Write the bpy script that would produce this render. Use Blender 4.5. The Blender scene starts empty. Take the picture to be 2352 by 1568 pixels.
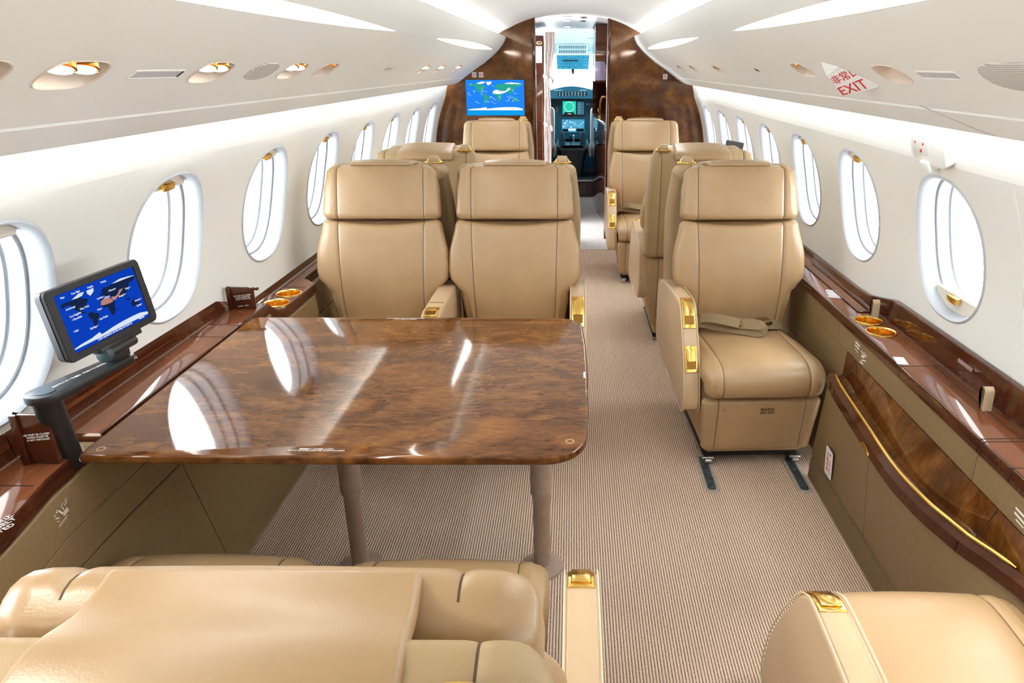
import bpy, bmesh, math, random
from mathutils import Vector, Matrix
random.seed(7)
PI = math.pi
scn = bpy.context.scene
C = scn.collection

# ------------------------------------------------------------------ camera, world, exposure
cam_d = bpy.data.cameras.new('camera'); cam = bpy.data.objects.new('camera', cam_d); C.objects.link(cam)
cam_d.sensor_width = 36.0; cam_d.lens = 36.0 * 1648.0 / 2352.0
cam_d.shift_x = (1176.0 - 1302.6) / 2352.0
cam_d.clip_start = 0.02; cam_d.clip_end = 200
_p, _y = 0.3675, 0.0079
_right = Vector((math.cos(_y), math.sin(_y), 0))
_fwd = Vector((-math.sin(_y) * math.cos(_p), math.cos(_y) * math.cos(_p), -math.sin(_p)))
_up = _right.cross(_fwd)
cam.matrix_world = Matrix(((_right.x, _up.x, -_fwd.x, 0.041), (_right.y, _up.y, -_fwd.y, 0.0),
                           (_right.z, _up.z, -_fwd.z, 1.48), (0, 0, 0, 1)))
scn.camera = cam
vs = scn.view_settings
vs.view_transform = 'Standard'; vs.look = 'None'; vs.gamma = 1.0; vs.use_curve_mapping = False
vs.exposure = 0.52
w = bpy.data.worlds.new('sky'); scn.world = w; w.use_nodes = True
bg = w.node_tree.nodes['Background']; bg.inputs['Color'].default_value = (0.95, 0.975, 1.0, 1); bg.inputs['Strength'].default_value = WORLD_STRENGTH = 8.0
COVE_TOP, COVE_SIDE, LENS, DOWN = 12.0, 1.9, 21.0, 7.0      # strengths of the lamps the cabin has
scn.cycles.max_bounces = 11; scn.cycles.diffuse_bounces = 7; scn.cycles.glossy_bounces = 6
scn.cycles.transparent_max_bounces = 12; scn.cycles.caustics_reflective = False; scn.cycles.caustics_refractive = False
scn.cycles.sample_clamp_indirect = 6.0

# ------------------------------------------------------------------ mesh helpers
class MB:
    def __init__(s): s.v = []; s.f = []; s.m = []
    def add(s, vs_, fs, mi=0):
        o = len(s.v); s.v += [tuple(p) for p in vs_]
        for f in fs: s.f.append(tuple(i + o for i in f)); s.m.append(mi)
        return o
    def build(s, name, mats, parent=None, bevel=0, seg=2, angle=35, flip=False, recalc=True):
        me = bpy.data.meshes.new(name)
        me.from_pydata(s.v, [], s.f); me.polygons.foreach_set('material_index', s.m)
        if not isinstance(mats, (list, tuple)): mats = [mats]
        for m in mats: me.materials.append(m)
        bm = bmesh.new(); bm.from_mesh(me)
        bmesh.ops.remove_doubles(bm, verts=bm.verts, dist=1e-6)
        if recalc: bmesh.ops.recalc_face_normals(bm, faces=bm.faces)
        if flip: bmesh.ops.reverse_faces(bm, faces=bm.faces)
        if bevel:
            es = [e for e in bm.edges if len(e.link_faces) == 2 and e.calc_face_angle(0) > 0.6]
            bmesh.ops.bevel(bm, geom=es, offset=bevel, segments=seg, profile=0.5, affect='EDGES', clamp_overlap=True)
        bm.to_mesh(me); bm.free()
        me.shade_smooth(); me.set_sharp_from_angle(angle=math.radians(angle))
        o = bpy.data.objects.new(name, me); C.objects.link(o)
        if parent: o.parent = parent
        return o
    def box(s, x0, x1, y0, y1, z0, z1, mi=0, M=None):
        v = [(x, y, z) for x in (x0, x1) for y in (y0, y1) for z in (z0, z1)]
        if M: v = [M @ Vector(p) for p in v]
        s.add(v, [(0, 1, 3, 2), (4, 6, 7, 5), (0, 4, 5, 1), (2, 3, 7, 6), (0, 2, 6, 4), (1, 5, 7, 3)], mi); return s
    def loft(s, loops, mi=0, closed=True, cap=True, cap0=None, cap1=None):
        n = len(loops[0]); o = len(s.v)
        for l in loops: s.v += [tuple(p) for p in l]
        for i in range(len(loops) - 1):
            for j in range(n if closed else n - 1):
                k = (j + 1) % n
                s.f.append((o + i * n + j, o + i * n + k, o + (i + 1) * n + k, o + (i + 1) * n + j)); s.m.append(mi)
        if cap if cap0 is None else cap0: s.f.append(tuple(o + j for j in range(n))[::-1]); s.m.append(mi)
        if cap if cap1 is None else cap1: s.f.append(tuple(o + (len(loops) - 1) * n + j for j in range(n))); s.m.append(mi)
        return s
    def prism(s, poly, a, b, fn, mi=0):      # 2-D polygon swept from a to b; fn(u, v, t) -> point
        return s.loft([[fn(u, v, a) for u, v in poly], [fn(u, v, b) for u, v in poly]], mi)
    def tube(s, pts, r, n=8, mi=0, closed=False, cap=True):
        pts = [Vector(p) for p in pts]; L = []; N = len(pts); ref = None
        for i, p in enumerate(pts):
            a = pts[(i - 1) % N] if (closed or i > 0) else p; b = pts[(i + 1) % N] if (closed or i < N - 1) else p
            t = (b - a).normalized()
            if ref is None: ref = t.orthogonal().normalized()
            ref = (ref - t * ref.dot(t)).normalized(); q = t.cross(ref)
            rr = r[i] if isinstance(r, (list, tuple)) else r
            L.append([p + ref * rr * math.cos(2 * PI * k / n) + q * rr * math.sin(2 * PI * k / n) for k in range(n)])
        if closed: L.append(L[0]); cap = False
        return s.loft(L, mi, cap=cap)
    def lathe(s, prof, cx, cy, n=24, mi=0, cap=True):   # prof: (radius, z)
        return s.loft([[(cx + r * math.cos(2 * PI * k / n), cy + r * math.sin(2 * PI * k / n), z) for k in range(n)] for r, z in prof], mi, cap=cap)

def frame(o, right, up):                    # 4x4 whose x = right, y = up, z = normal
    r = Vector(right).normalized(); n = r.cross(Vector(up)).normalized(); u = n.cross(r); o = Vector(o)
    return Matrix(((r.x, u.x, n.x, o.x), (r.y, u.y, n.y, o.y), (r.z, u.z, n.z, o.z), (0, 0, 0, 1)))
def empty(name, loc=(0, 0, 0), rz=0):
    o = bpy.data.objects.new(name, None); C.objects.link(o); o.location = loc; o.rotation_euler = (0, 0, rz); o.empty_display_size = .05
    return o
def tag(o, label=None, cat=None, group=None, kind=None):
    if label: o['label'] = label
    if cat: o['category'] = cat
    if group: o['group'] = group
    if kind: o['kind'] = kind
    return o
def thing(name, label, cat, loc=(0, 0, 0), rz=0, group=None): return tag(empty(name, loc, rz), label, cat, group)
def copy_tree(o, parent=None):
    c = o.copy(); C.objects.link(c)
    if parent: c.parent = parent
    for ch in list(o.children): copy_tree(ch, c)
    return c
def spl(pts, n, closed=False):              # Catmull-Rom through 2-D / 3-D points
    P = [Vector(p) for p in pts]; out = []; N = len(P)
    for i in range(N if closed else N - 1):
        g = (lambda k: P[k % N]) if closed else (lambda k: P[max(0, min(N - 1, k))])
        a, b, c, d = g(i - 1), g(i), g(i + 1), g(i + 2)
        for k in range(n):
            t = k / n
            out.append(.5 * ((2 * b) + (c - a) * t + (2 * a - 5 * b + 4 * c - d) * t * t + (3 * b - a - 3 * c + d) * t ** 3))
    if not closed: out.append(P[-1])
    return out
def lerp(tab, x):
    if x <= tab[0][0]: return tab[0][1]
    for (a, p), (b, q) in zip(tab, tab[1:]):
        if x <= b:
            t = (x - a) / (b - a); t = t * t * (3 - 2 * t) if len(tab) > 2 else t
            return p + (q - p) * t
    return tab[-1][1]
def sell(a, b, e, n): # superellipse points
    o = []
    for k in range(n):
        t = 2 * PI * k / n; c, s_ = math.cos(t), math.sin(t)
        o.append((a * math.copysign(abs(c) ** (2 / e), c), b * math.copysign(abs(s_) ** (2 / e), s_)))
    return o
def rrect(a, b, r, n=6):  # rounded rectangle half sizes a, b
    o = []
    for cx, cy, t0 in ((a - r, b - r, 0), (-a + r, b - r, 90), (-a + r, -b + r, 180), (a - r, -b + r, 270)):
        for k in range(n + 1):
            t = math.radians(t0 + 90 * k / n); o.append((cx + r * math.cos(t), cy + r * math.sin(t)))
    return o
def text(name, body, M, size, m, parent=None, align='CENTER', depth=0.0002, sx=1.0):
    cu = bpy.data.curves.new(name, 'FONT'); cu.body = body; cu.size = size; cu.align_x = align; cu.align_y = 'CENTER'; cu.extrude = depth
    cu.resolution_u = 2
    t = bpy.data.objects.new(name, cu); C.objects.link(t)
    me = bpy.data.meshes.new_from_object(t.evaluated_get(bpy.context.evaluated_depsgraph_get()))
    bpy.data.objects.remove(t); bpy.data.curves.remove(cu)
    me.transform(M @ Matrix.Diagonal((sx, 1, 1, 1))); me.name = name
    me.materials.clear(); me.materials.append(m)
    o = bpy.data.objects.new(name, me); C.objects.link(o)
    if parent: o.parent = parent
    return o
def quad_text(name, body, Q, box, m, parent, off=.0008):   # lettering stretched into the part box = (u0, u1, v0, v1) of the quad A, B, C, D
    o = text(name, body, Matrix.Identity(4), 1.0, m, parent); me = o.data
    xs = [v.co.x for v in me.vertices]; ys = [v.co.y for v in me.vertices]; x0, x1, y0, y1 = min(xs), max(xs), min(ys), max(ys)
    A, B, Cc, D = Q; n = (D - A).cross(B - A).normalized(); zs = max(v.co.z for v in me.vertices) or 1
    for v in me.vertices:
        u = box[0] + (box[1] - box[0]) * (v.co.x - x0) / (x1 - x0); t = box[3] - (box[3] - box[2]) * (v.co.y - y0) / (y1 - y0)
        v.co = A * (1 - u) * (1 - t) + B * u * (1 - t) + Cc * u * t + D * (1 - u) * t + n * (off * (.1 + .9 * (v.co.z > 0)))
    return o
def plate(mb, M, a, b, t, r=.004, mi=0, n=4):          # thin rounded plate in frame M
    P = rrect(a, b, r, n)
    return mb.loft([[M @ Vector((u, v, 0)) for u, v in P], [M @ Vector((u, v, t * .6)) for u, v in P],
                    [M @ Vector((u * (1 - t * .4 / a), v * (1 - t * .4 / b), t)) for u, v in P]], mi)

# ------------------------------------------------------------------ materials
def mat(name, col, rough=.5, metal=0, coat=0, spec=.5, emit=None, es=0, alpha=1):
    m = bpy.data.materials.new(name); m.use_nodes = True; b = m.node_tree.nodes['Principled BSDF']
    b.inputs['Base Color'].default_value = (*col, 1); b.inputs['Roughness'].default_value = rough; b.inputs['Metallic'].default_value = metal
    b.inputs['Coat Weight'].default_value = coat; b.inputs['Coat Roughness'].default_value = .02; b.inputs['Specular IOR Level'].default_value = spec
    if emit: b.inputs['Emission Color'].default_value = (*emit, 1); b.inputs['Emission Strength'].default_value = es
    return m
def N(m, t, **k):
    n = m.node_tree.nodes.new(t)
    for a, v in k.items(): setattr(n, a, v)
    return n
def ln(m, a, b): m.node_tree.links.new(a, b)
def noise_mat(name, stops, scale, detail=4, dist=0, rough=.5, coat=0, bump=0, bscale=200, stretch=(1, 1, 1), spec=.5, metal=0, blend=None):
    m = mat(name, stops[0][1], rough, metal, coat, spec); b = m.node_tree.nodes['Principled BSDF']
    tc = N(m, 'ShaderNodeTexCoord'); mp = N(m, 'ShaderNodeMapping'); mp.inputs['Scale'].default_value = stretch
    ln(m, tc.outputs['Object'], mp.inputs['Vector'])
    nz = N(m, 'ShaderNodeTexNoise'); nz.inputs['Scale'].default_value = scale; nz.inputs['Detail'].default_value = detail; nz.inputs['Distortion'].default_value = dist
    ln(m, mp.outputs[0], nz.inputs['Vector'])
    cr = N(m, 'ShaderNodeValToRGB'); el = cr.color_ramp.elements
    while len(el) < len(stops): el.new(.5)
    for e, (p, c) in zip(el, stops): e.position = p; e.color = (*c, 1)
    ln(m, nz.outputs['Fac'], cr.inputs['Fac']); ln(m, cr.outputs['Color'], b.inputs['Base Color'])
    if bump:
        n2 = N(m, 'ShaderNodeTexNoise'); n2.inputs['Scale'].default_value = bscale; n2.inputs['Detail'].default_value = 3
        ln(m, tc.outputs['Object'], n2.inputs['Vector'])
        bp = N(m, 'ShaderNodeBump'); bp.inputs['Strength'].default_value = bump; bp.inputs['Distance'].default_value = .002
        ln(m, n2.outputs['Fac'], bp.inputs['Height']); ln(m, bp.outputs['Normal'], b.inputs['Normal'])
    return m
M_ = {}
M_['panel'] = noise_mat('white_panel', [(.3, (.87, .885, .85)), (.7, (.88, .895, .86))], 3, rough=.55, spec=.3)
M_['psu'] = noise_mat('overhead_panel', [(.3, (.87, .895, .865)), (.7, (.88, .905, .875))], 3, rough=.5, spec=.3)
M_['dome'] = noise_mat('ceiling_panel', [(.3, (.83, .84, .835)), (.7, (.85, .86, .855))], 2, rough=.6, spec=.3)
M_['leather'] = noise_mat('tan_leather', [(.35, (.405, .262, .130)), (.65, (.445, .292, .149))], 7, 5, rough=.36, bump=.10, bscale=420, spec=.65)
M_['leather2'] = noise_mat('shell_leather', [(.35, (.40, .28, .145)), (.65, (.44, .31, .165))], 7, 5, rough=.5, bump=.15, bscale=420, spec=.4)
M_['arm'] = noise_mat('armrest_leather', [(.35, (.55, .39, .23)), (.65, (.59, .42, .25))], 7, 5, rough=.36, bump=.10, bscale=420, spec=.65)
M_['seam'] = mat('dark_seam_thread', (.10, .062, .03), .8)
M_['stitch'] = mat('pale_stitch_thread', (.72, .60, .42), .7)
M_['webbing'] = noise_mat('seat_belt_webbing', [(.4, (.24, .17, .085)), (.6, (.30, .215, .12))], 300, rough=.7, spec=.3)
M_['cabinet'] = noise_mat('olive_beige_covering', [(.35, (.235, .158, .073)), (.65, (.262, .178, .084))], 60, 3, rough=.55, bump=.15, bscale=600, spec=.4)
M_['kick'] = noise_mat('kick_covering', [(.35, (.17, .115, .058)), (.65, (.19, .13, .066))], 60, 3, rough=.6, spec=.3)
def veneer(name, stops, scale, dist, stretch=(1, 1, 1), detail=6, fine=0.28):
    m = noise_mat(name, stops, scale, detail, dist, rough=.07, stretch=stretch)
    b = m.node_tree.nodes['Principled BSDF']; b.inputs['Specular IOR Level'].default_value = .62; b.inputs['Specular Tint'].default_value = (1, .80, .64, 1)
    tc = N(m, 'ShaderNodeTexCoord'); mp = N(m, 'ShaderNodeMapping'); mp.inputs['Scale'].default_value = (stretch[0], stretch[1] * 2.5, stretch[2]); ln(m, tc.outputs['Object'], mp.inputs['Vector'])
    n2 = N(m, 'ShaderNodeTexNoise'); n2.inputs['Scale'].default_value = scale * 4.5; n2.inputs['Detail'].default_value = 6; n2.inputs['Distortion'].default_value = 1.5; ln(m, mp.outputs[0], n2.inputs['Vector'])
    cr = next(n for n in m.node_tree.nodes if n.type == 'VALTORGB'); nz = cr.inputs['Fac'].links[0].from_node
    mx = N(m, 'ShaderNodeMix'); mx.inputs[0].default_value = fine; ln(m, nz.outputs['Fac'], mx.inputs[2]); ln(m, n2.outputs['Fac'], mx.inputs[3]); ln(m, mx.outputs[0], cr.inputs['Fac'])
    return m
M_['burl'] = veneer('burl_veneer', [(.34, (.045, .012, .0035)), (.46, (.085, .025, .006)), (.54, (.135, .045, .010)), (.62, (.20, .075, .016)), (.72, (.11, .034, .008))], 3.2, 1.2)
M_['burl_t'] = veneer('table_burl_veneer', [(.30, (.036, .0105, .003)), (.42, (.080, .026, .007)), (.50, (.128, .046, .012)), (.58, (.19, .073, .018)), (.70, (.27, .108, .028))], 4.2, 1.9, (1, 1.3, 1), detail=6, fine=.42)
M_['wood'] = veneer('plain_veneer', [(.3, (.095, .028, .0105)), (.5, (.145, .045, .017)), (.7, (.19, .062, .023))], 6, 1.0, (2.5, .4, 2.5))
M_['wood_d'] = veneer('dark_veneer', [(.3, (.035, .008, .004)), (.5, (.062, .016, .007)), (.7, (.10, .027, .010))], 5, 1.2)
M_['gold'] = noise_mat('polished_gold', [(.3, (.90, .56, .13)), (.7, (.98, .66, .2))], 8, rough=.17, metal=1, stretch=(1, 1, .2))
M_['gold_d'] = mat('gold_shadow_gap', (.25, .13, .03), .4, 1)
M_['black'] = mat('black_plastic', (.012, .014, .017), .35)
M_['blk2'] = mat('dark_gap', (.006, .005, .004), .7)
M_['steel'] = mat('steel', (.5, .5, .5), .3, 1)
M_['legm'] = noise_mat('taupe_leg_paint', [(.4, (.34, .245, .19)), (.6, (.37, .27, .21))], 40, rough=.45)
M_['white'] = mat('white_plastic', (.85, .85, .84), .4)
M_['paper'] = mat('white_print', (.88, .86, .82), .7)
M_['red'] = mat('red_print', (.62, .012, .02), .5)
M_['darkp'] = mat('dark_print', (.03, .02, .02), .6)
M_['gripl'] = noise_mat('pull_tab_leather', [(.4, (.56, .43, .27)), (.6, (.60, .46, .29))], 50, rough=.6)
M_['cream'] = mat('cream_shade', (.80, .76, .66), .6)
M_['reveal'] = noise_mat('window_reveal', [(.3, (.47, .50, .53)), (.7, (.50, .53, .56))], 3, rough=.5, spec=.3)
def emis(name, col, s):
    m = bpy.data.materials.new(name); m.use_nodes = True; nt = m.node_tree; nt.nodes.clear()
    e = nt.nodes.new('ShaderNodeEmission'); e.inputs[0].default_value = (*col, 1); e.inputs[1].default_value = s
    o = nt.nodes.new('ShaderNodeOutputMaterial'); nt.links.new(e.outputs[0], o.inputs[0]); return m
M_['cove_t'] = emis('cove_lamp', (.96, .985, 1), COVE_TOP)
M_['cove_s'] = emis('side_wash_lamp', (.96, .985, 1), COVE_SIDE)
M_['lens'] = emis('diffuser_lamp', (.97, .99, 1), LENS)
M_['down'] = emis('reading_lamp', (1, .93, .80), DOWN)
def glass(name, tint=(.97, .985, 1.0)):
    m = bpy.data.materials.new(name); m.use_nodes = True; nt = m.node_tree; nt.nodes.clear()
    t = nt.nodes.new('ShaderNodeBsdfTransparent'); t.inputs[0].default_value = (*tint, 1)
    g = nt.nodes.new('ShaderNodeBsdfGlossy'); g.inputs['Roughness'].default_value = .02
    f = nt.nodes.new('ShaderNodeLayerWeight'); f.inputs[0].default_value = .5
    q = nt.nodes.new('ShaderNodeMath'); q.operation = 'POWER'; q.inputs[1].default_value = 5
    r = nt.nodes.new('ShaderNodeMath'); r.operation = 'MULTIPLY_ADD'; r.inputs[1].default_value = .9; r.inputs[2].default_value = .04
    x = nt.nodes.new('ShaderNodeMixShader'); o = nt.nodes.new('ShaderNodeOutputMaterial')
    nt.links.new(f.outputs['Facing'], q.inputs[0]); nt.links.new(q.outputs[0], r.inputs[0]); nt.links.new(r.outputs[0], x.inputs[0])
    nt.links.new(t.outputs[0], x.inputs[1]); nt.links.new(g.outputs[0], x.inputs[2]); nt.links.new(x.outputs[0], o.inputs[0])
    return m
M_['glass'] = glass('window_glass')

def carpet_mat():
    m = mat('ribbed_carpet', (.5, .4, .3), .95, spec=.1); b = m.node_tree.nodes['Principled BSDF']
    tc = N(m, 'ShaderNodeTexCoord'); sep = N(m, 'ShaderNodeSeparateXYZ'); ln(m, tc.outputs['Object'], sep.inputs[0])
    nz = N(m, 'ShaderNodeTexNoise'); nz.inputs['Scale'].default_value = 90; nz.inputs['Detail'].default_value = 3
    ln(m, tc.outputs['Object'], nz.inputs['Vector'])
    jit = N(m, 'ShaderNodeMath', operation='MULTIPLY_ADD'); ln(m, nz.outputs['Fac'], jit.inputs[0]); jit.inputs[1].default_value = 1.6; 
    ph = N(m, 'ShaderNodeMath', operation='MULTIPLY'); ln(m, sep.outputs['X'], ph.inputs[0]); ph.inputs[1].default_value = 2 * PI / .0085
    ln(m, ph.outputs[0], jit.inputs[2])
    sn = N(m, 'ShaderNodeMath', operation='SINE'); ln(m, jit.outputs[0], sn.inputs[0])
    mr = N(m, 'ShaderNodeMapRange'); mr.inputs[1].default_value = -1; mr.inputs[2].default_value = 1; ln(m, sn.outputs[0], mr.inputs[0])
    # knots along each rib
    mp = N(m, 'ShaderNodeMapping'); mp.inputs['Scale'].default_value = (120, 170, 1); ln(m, tc.outputs['Object'], mp.inputs['Vector'])
    vo = N(m, 'ShaderNodeTexNoise'); vo.inputs['Scale'].default_value = 1.0; vo.inputs['Detail'].default_value = 2; ln(m, mp.outputs[0], vo.inputs['Vector'])
    ad = N(m, 'ShaderNodeMath', operation='MULTIPLY_ADD'); ln(m, vo.outputs['Fac'], ad.inputs[0]); ad.inputs[1].default_value = .7; ad.inputs[2].default_value = -.35
    sm = N(m, 'ShaderNodeMath', operation='ADD'); ln(m, mr.outputs[0], sm.inputs[0]); ln(m, ad.outputs[0], sm.inputs[1])
    cr = N(m, 'ShaderNodeValToRGB'); el = cr.color_ramp.elements
    el[0].position = .08; el[0].color = (.25, .165, .115, 1); el[1].position = .54; el[1].color = (.83, .645, .495, 1)
    ln(m, sm.outputs[0], cr.inputs['Fac']); ln(m, cr.outputs['Color'], b.inputs['Base Color'])
    bp = N(m, 'ShaderNodeBump'); bp.inputs['Strength'].default_value = .6; bp.inputs['Distance'].default_value = .003
    ln(m, sm.outputs[0], bp.inputs['Height']); ln(m, bp.outputs['Normal'], b.inputs['Normal'])
    return m
M_['carpet'] = carpet_mat()
M_['mat'] = noise_mat('vestibule_carpet', [(.4, (.58, .55, .52)), (.6, (.68, .65, .62))], 160, rough=.85, stretch=(1, .1, 1), bump=.2, spec=.2)
# ------------------------------------------------------------------ cabin shell (the setting)
WX, WZ, WR = 0.012, .72, 1.175
YB, YF = -1.5, 6.47
def wall_pt(s, y, z, d=0.0):
    R = WR + max(0, z - 1.22) * .35
    a = math.asin(max(-1, min(1, (z - WZ) / WR)))
    return Vector((WX + s * (R + d) * math.cos(a), y, WZ + (z - WZ) * (1 + d / WR)))
WIN_L = [-.62, .02, .68, 1.345, 2.03, 2.735, 3.40, 4.06, 4.70, 5.35, 6.03]
WIN_R = [-.55, .12, .78, 1.44, 2.10, 2.82, 3.49, 4.14, 4.78, 5.41, 6.02]
WA, WB, WE = .195, .205, 2.35
NZ, NY = 10, 8
def build_wall(name, s, wins, zc):
    mb = MB(); zlo, zhi = .745 if s < 0 else .725, 1.235 if s < 0 else 1.22
    edges = [YB] + [(a + b) / 2 for a, b in zip(wins, wins[1:])] + [YF]
    zz = [zlo + (zhi - zlo) * i / NZ for i in range(NZ + 1)]
    for i, yc in enumerate(wins):
        a, b = edges[i], edges[i + 1]
        yy = [a + (b - a) * k / NY for k in range(NY + 1)]
        rect = [(b, z) for z in zz[:-1]] + [(y, zhi) for y in yy[::-1][:-1]] + [(a, z) for z in zz[::-1][:-1]] + [(y, zlo) for y in yy[:-1]]
        hole = []; n = len(rect)
        for (y, z) in rect:
            t = math.atan2((z - zc) / WB, (y - yc) / WA); c, q = math.cos(t), math.sin(t)
            k = (abs(c) ** WE + abs(q) ** WE) ** (-1 / WE) * 1.06
            hole.append((yc + WA * k * c, zc + WB * k * q))
        mid = [((p[0] * .5 + q[0] * .5), (p[1] * .5 + q[1] * .5)) for p, q in zip(rect, hole)]
        mb.loft([[wall_pt(s, y, z) for y, z in L] for L in (rect, mid, hole)], cap=False)
    lb = .648 if s < 0 else .60; lo = [lb + (zlo - lb) * k / 4 for k in range(5)]; hi = [zhi + (1.44 - zhi) * k / 5 for k in range(6)]
    for Z in (lo, hi): mb.loft([[wall_pt(s, YB, z) for z in Z], [wall_pt(s, YF, z) for z in Z]], closed=False, cap=False)
    return tag(mb.build(name, M_['panel'], angle=60), kind='structure')
build_wall('wall_left', -1, WIN_L, .985); build_wall('wall_right', 1, WIN_R, .968)

def window(idx, s, yc, zc, low_shade=False):
    def ring(k, d, cut=None):
        return [wall_pt(s, yc + u * k, zc + v * k, d) for u, v in sell(WA, WB, WE, 64)]
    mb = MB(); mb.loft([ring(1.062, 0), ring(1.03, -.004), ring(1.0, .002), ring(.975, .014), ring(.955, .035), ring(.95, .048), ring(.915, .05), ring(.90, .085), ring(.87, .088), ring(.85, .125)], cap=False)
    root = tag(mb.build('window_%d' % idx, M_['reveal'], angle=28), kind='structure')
    g = MB(); g.loft([ring(.865, .124), ring(.865, .129)], cap=True); g.build('pane', M_['glass'], root)
    fr = MB(); fr.tube(ring(.93, .0495), .0022, 6, closed=True); fr.tube(ring(.875, .0885), .002, 6, closed=True)
    fr.build('gasket', mat_gasket, root)
    # pleated shade, parked, with its gold handle
    sg = -1 if low_shade else 1
    b, d = .93 * WB, .030
    v0 = .80 if not low_shade else .74
    pts = [(u, v) for u, v in sell(.958 * WA, .958 * WB, WE, 96)]
    top = sorted([(u, v * sg) for u, v in pts if v * sg >= v0 * WB]); w_ = max(abs(u) for u, v in top)
    sh = MB(); P = [(u, v * sg) for u, v in top]; P = [(-w_, v0 * WB * sg)] + P + [(w_, v0 * WB * sg)]
    sh.loft([[wall_pt(s, yc + u, zc + v, d) for u, v in P], [wall_pt(s, yc + u, zc + v, d + .008) for u, v in P]])
    sh.tube([wall_pt(s, yc - w_ * .98, zc + (v0 - .015) * WB * sg, d + .004), wall_pt(s, yc + w_ * .98, zc + (v0 - .015) * WB * sg, d + .004)], .006, 8)
    so = sh.build('shade', M_['cream'], root, angle=40)
    h = MB(); q = [(-.03, .0), (.03, .0), (.027, .02), (-.027, .02)]
    for k in (0,):
        zb = zc + (v0 * WB - .004) * sg
        h.loft([[wall_pt(s, yc + u, zb + v * sg, dd) for u, v in q] for dd in (d, d - .012, d - .018)])
    h.build('handle', M_['gold'], so, bevel=.003)
    return root
mat_gasket = mat('grey_gasket', (.30, .31, .33), .5)
wi = 0
for i, yc in enumerate(WIN_L): wi += 1; window(wi, -1, yc, .985)
for i, yc in enumerate(WIN_R): wi += 1; window(wi, 1, yc, .968, low_shade=(i == 4))

# ceiling dome, coves, overhead panels
DOME = [(0, 1.870), (.15, 1.864), (.285, 1.846), (.415, 1.806), (.50, 1.768), (.56, 1.742), (.63, 1.70), (.70, 1.64)]
dome = [(-x, z) for x, z in DOME[::-1]] + DOME[1:]
dome = [(p.x, p.y) for p in spl([(x + WX, z) for x, z in dome], 4)]
mb = MB(); mb.loft([[(x, y, z) for x, z in dome] for y in (YB, YF + .085)], closed=False, cap=False)
tag(mb.build('ceiling', M_['dome'], angle=60), kind='structure')
PSU = [(.530, 1.700), (.540, 1.672), (.557, 1.641), (.597, 1.595), (.648, 1.55), (.72, 1.495), (.795, 1.448), (.890, 1.3815), (.945, 1.3435), (.972, 1.331)]
def psu_at(s, y, z, d=0.0):                 # point on the overhead panel at height z, d towards the cabin; with its normal and up-slope
    for (x0, z0), (x1, z1) in zip(PSU, PSU[1:]):
        if z <= z0 and z >= z1:
            t = (z0 - z) / (z0 - z1); x = x0 + (x1 - x0) * t
            up = Vector((s * (x0 - x1), 0, z0 - z1)).normalized(); n = Vector((-up.z * s * 1.0, 0, up.x * s))
            if n.z > 0: n = -n
            return Vector((WX + s * x, y, z)) + n * d, n, up
def psu_frame(s, y, z, d=0.0):              # local x = along the cabin, y = up the slope, z = into the cabin
    p, n, up = psu_at(s, y, z, d)
    r = up.cross(n)
    return Matrix(((r.x, up.x, n.x, p.x), (r.y, up.y, n.y, p.y), (r.z, up.z, n.z, p.z), (0, 0, 0, 1)))
def build_psu(name, s, cuts):
    out = list(PSU[:7]) + [(.886, 1.3843), (.8885, 1.3885), (.8925, 1.3855), (.8925, 1.3788)] + list(PSU[8:])
    back = [(.975, 1.345), (.94, 1.362), (.80, 1.470), (.66, 1.568), (.612, 1.612), (.575, 1.655), (.553, 1.690), (.540, 1.704)]
    P = [(WX + s * x, z) for x, z in out + back]
    mb = MB(); mb.loft([[(x, y, z) for x, z in P] for y in (YB, YF)])
    o = mb.build(name, M_['psu'], angle=30)
    cm = MB()
    for M, pts in cuts: cm.loft([[M @ Vector((u, v, dz)) for u, v in pts] for dz in (-.12, .05)])
    c = cm.build('cutter', M_['psu'])
    b = o.modifiers.new('b', 'BOOLEAN'); b.object = c; b.operation = 'DIFFERENCE'; b.solver = 'EXACT'
    me = bpy.data.meshes.new_from_object(o.evaluated_get(bpy.context.evaluated_depsgraph_get()))
    o.modifiers.clear(); o.data = me; me.name = name; bpy.data.objects.remove(c)
    me.shade_smooth(); me.set_sharp_from_angle(angle=math.radians(25))
    return tag(o, kind='structure')
CUP = sell(.074, .038, 3.0, 40)
CUPS = {-1: [(-.20, 1.4665), (.45, 1.4665), (.985, 1.4665), (1.21, 1.466), (1.68, 1.466), (2.17, 1.466), (2.46, 1.466), (4.12, 1.46), (4.60, 1.46), (5.28, 1.46)],
        1: [(-.10, 1.4665), (.80, 1.4665), (1.80, 1.460), (2.47, 1.466), (3.95, 1.46), (4.75, 1.46), (5.30, 1.46)]}
LENSES = {-1: [(1.54, 1.592), (4.78, 1.594)], 1: [(1.60, 1.594), (4.76, 1.596)]}
LENS = [(1.235 * u, .021 * (1 - u * u) * v) for u, v in [(-1 + 2 * k / 24, 1) for k in range(24)] + [(1 - 2 * k / 24, -1) for k in range(24)]]
for s, nm in ((-1, 'trim_1'), (1, 'trim_2')):
    build_psu(nm, s, [(psu_frame(s, y, z), [(u * 1.0, v) for u, v in CUP]) for y, z in CUPS[s]] + [(psu_frame(s, y, z), LENS) for y, z in LENSES[s]])
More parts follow.
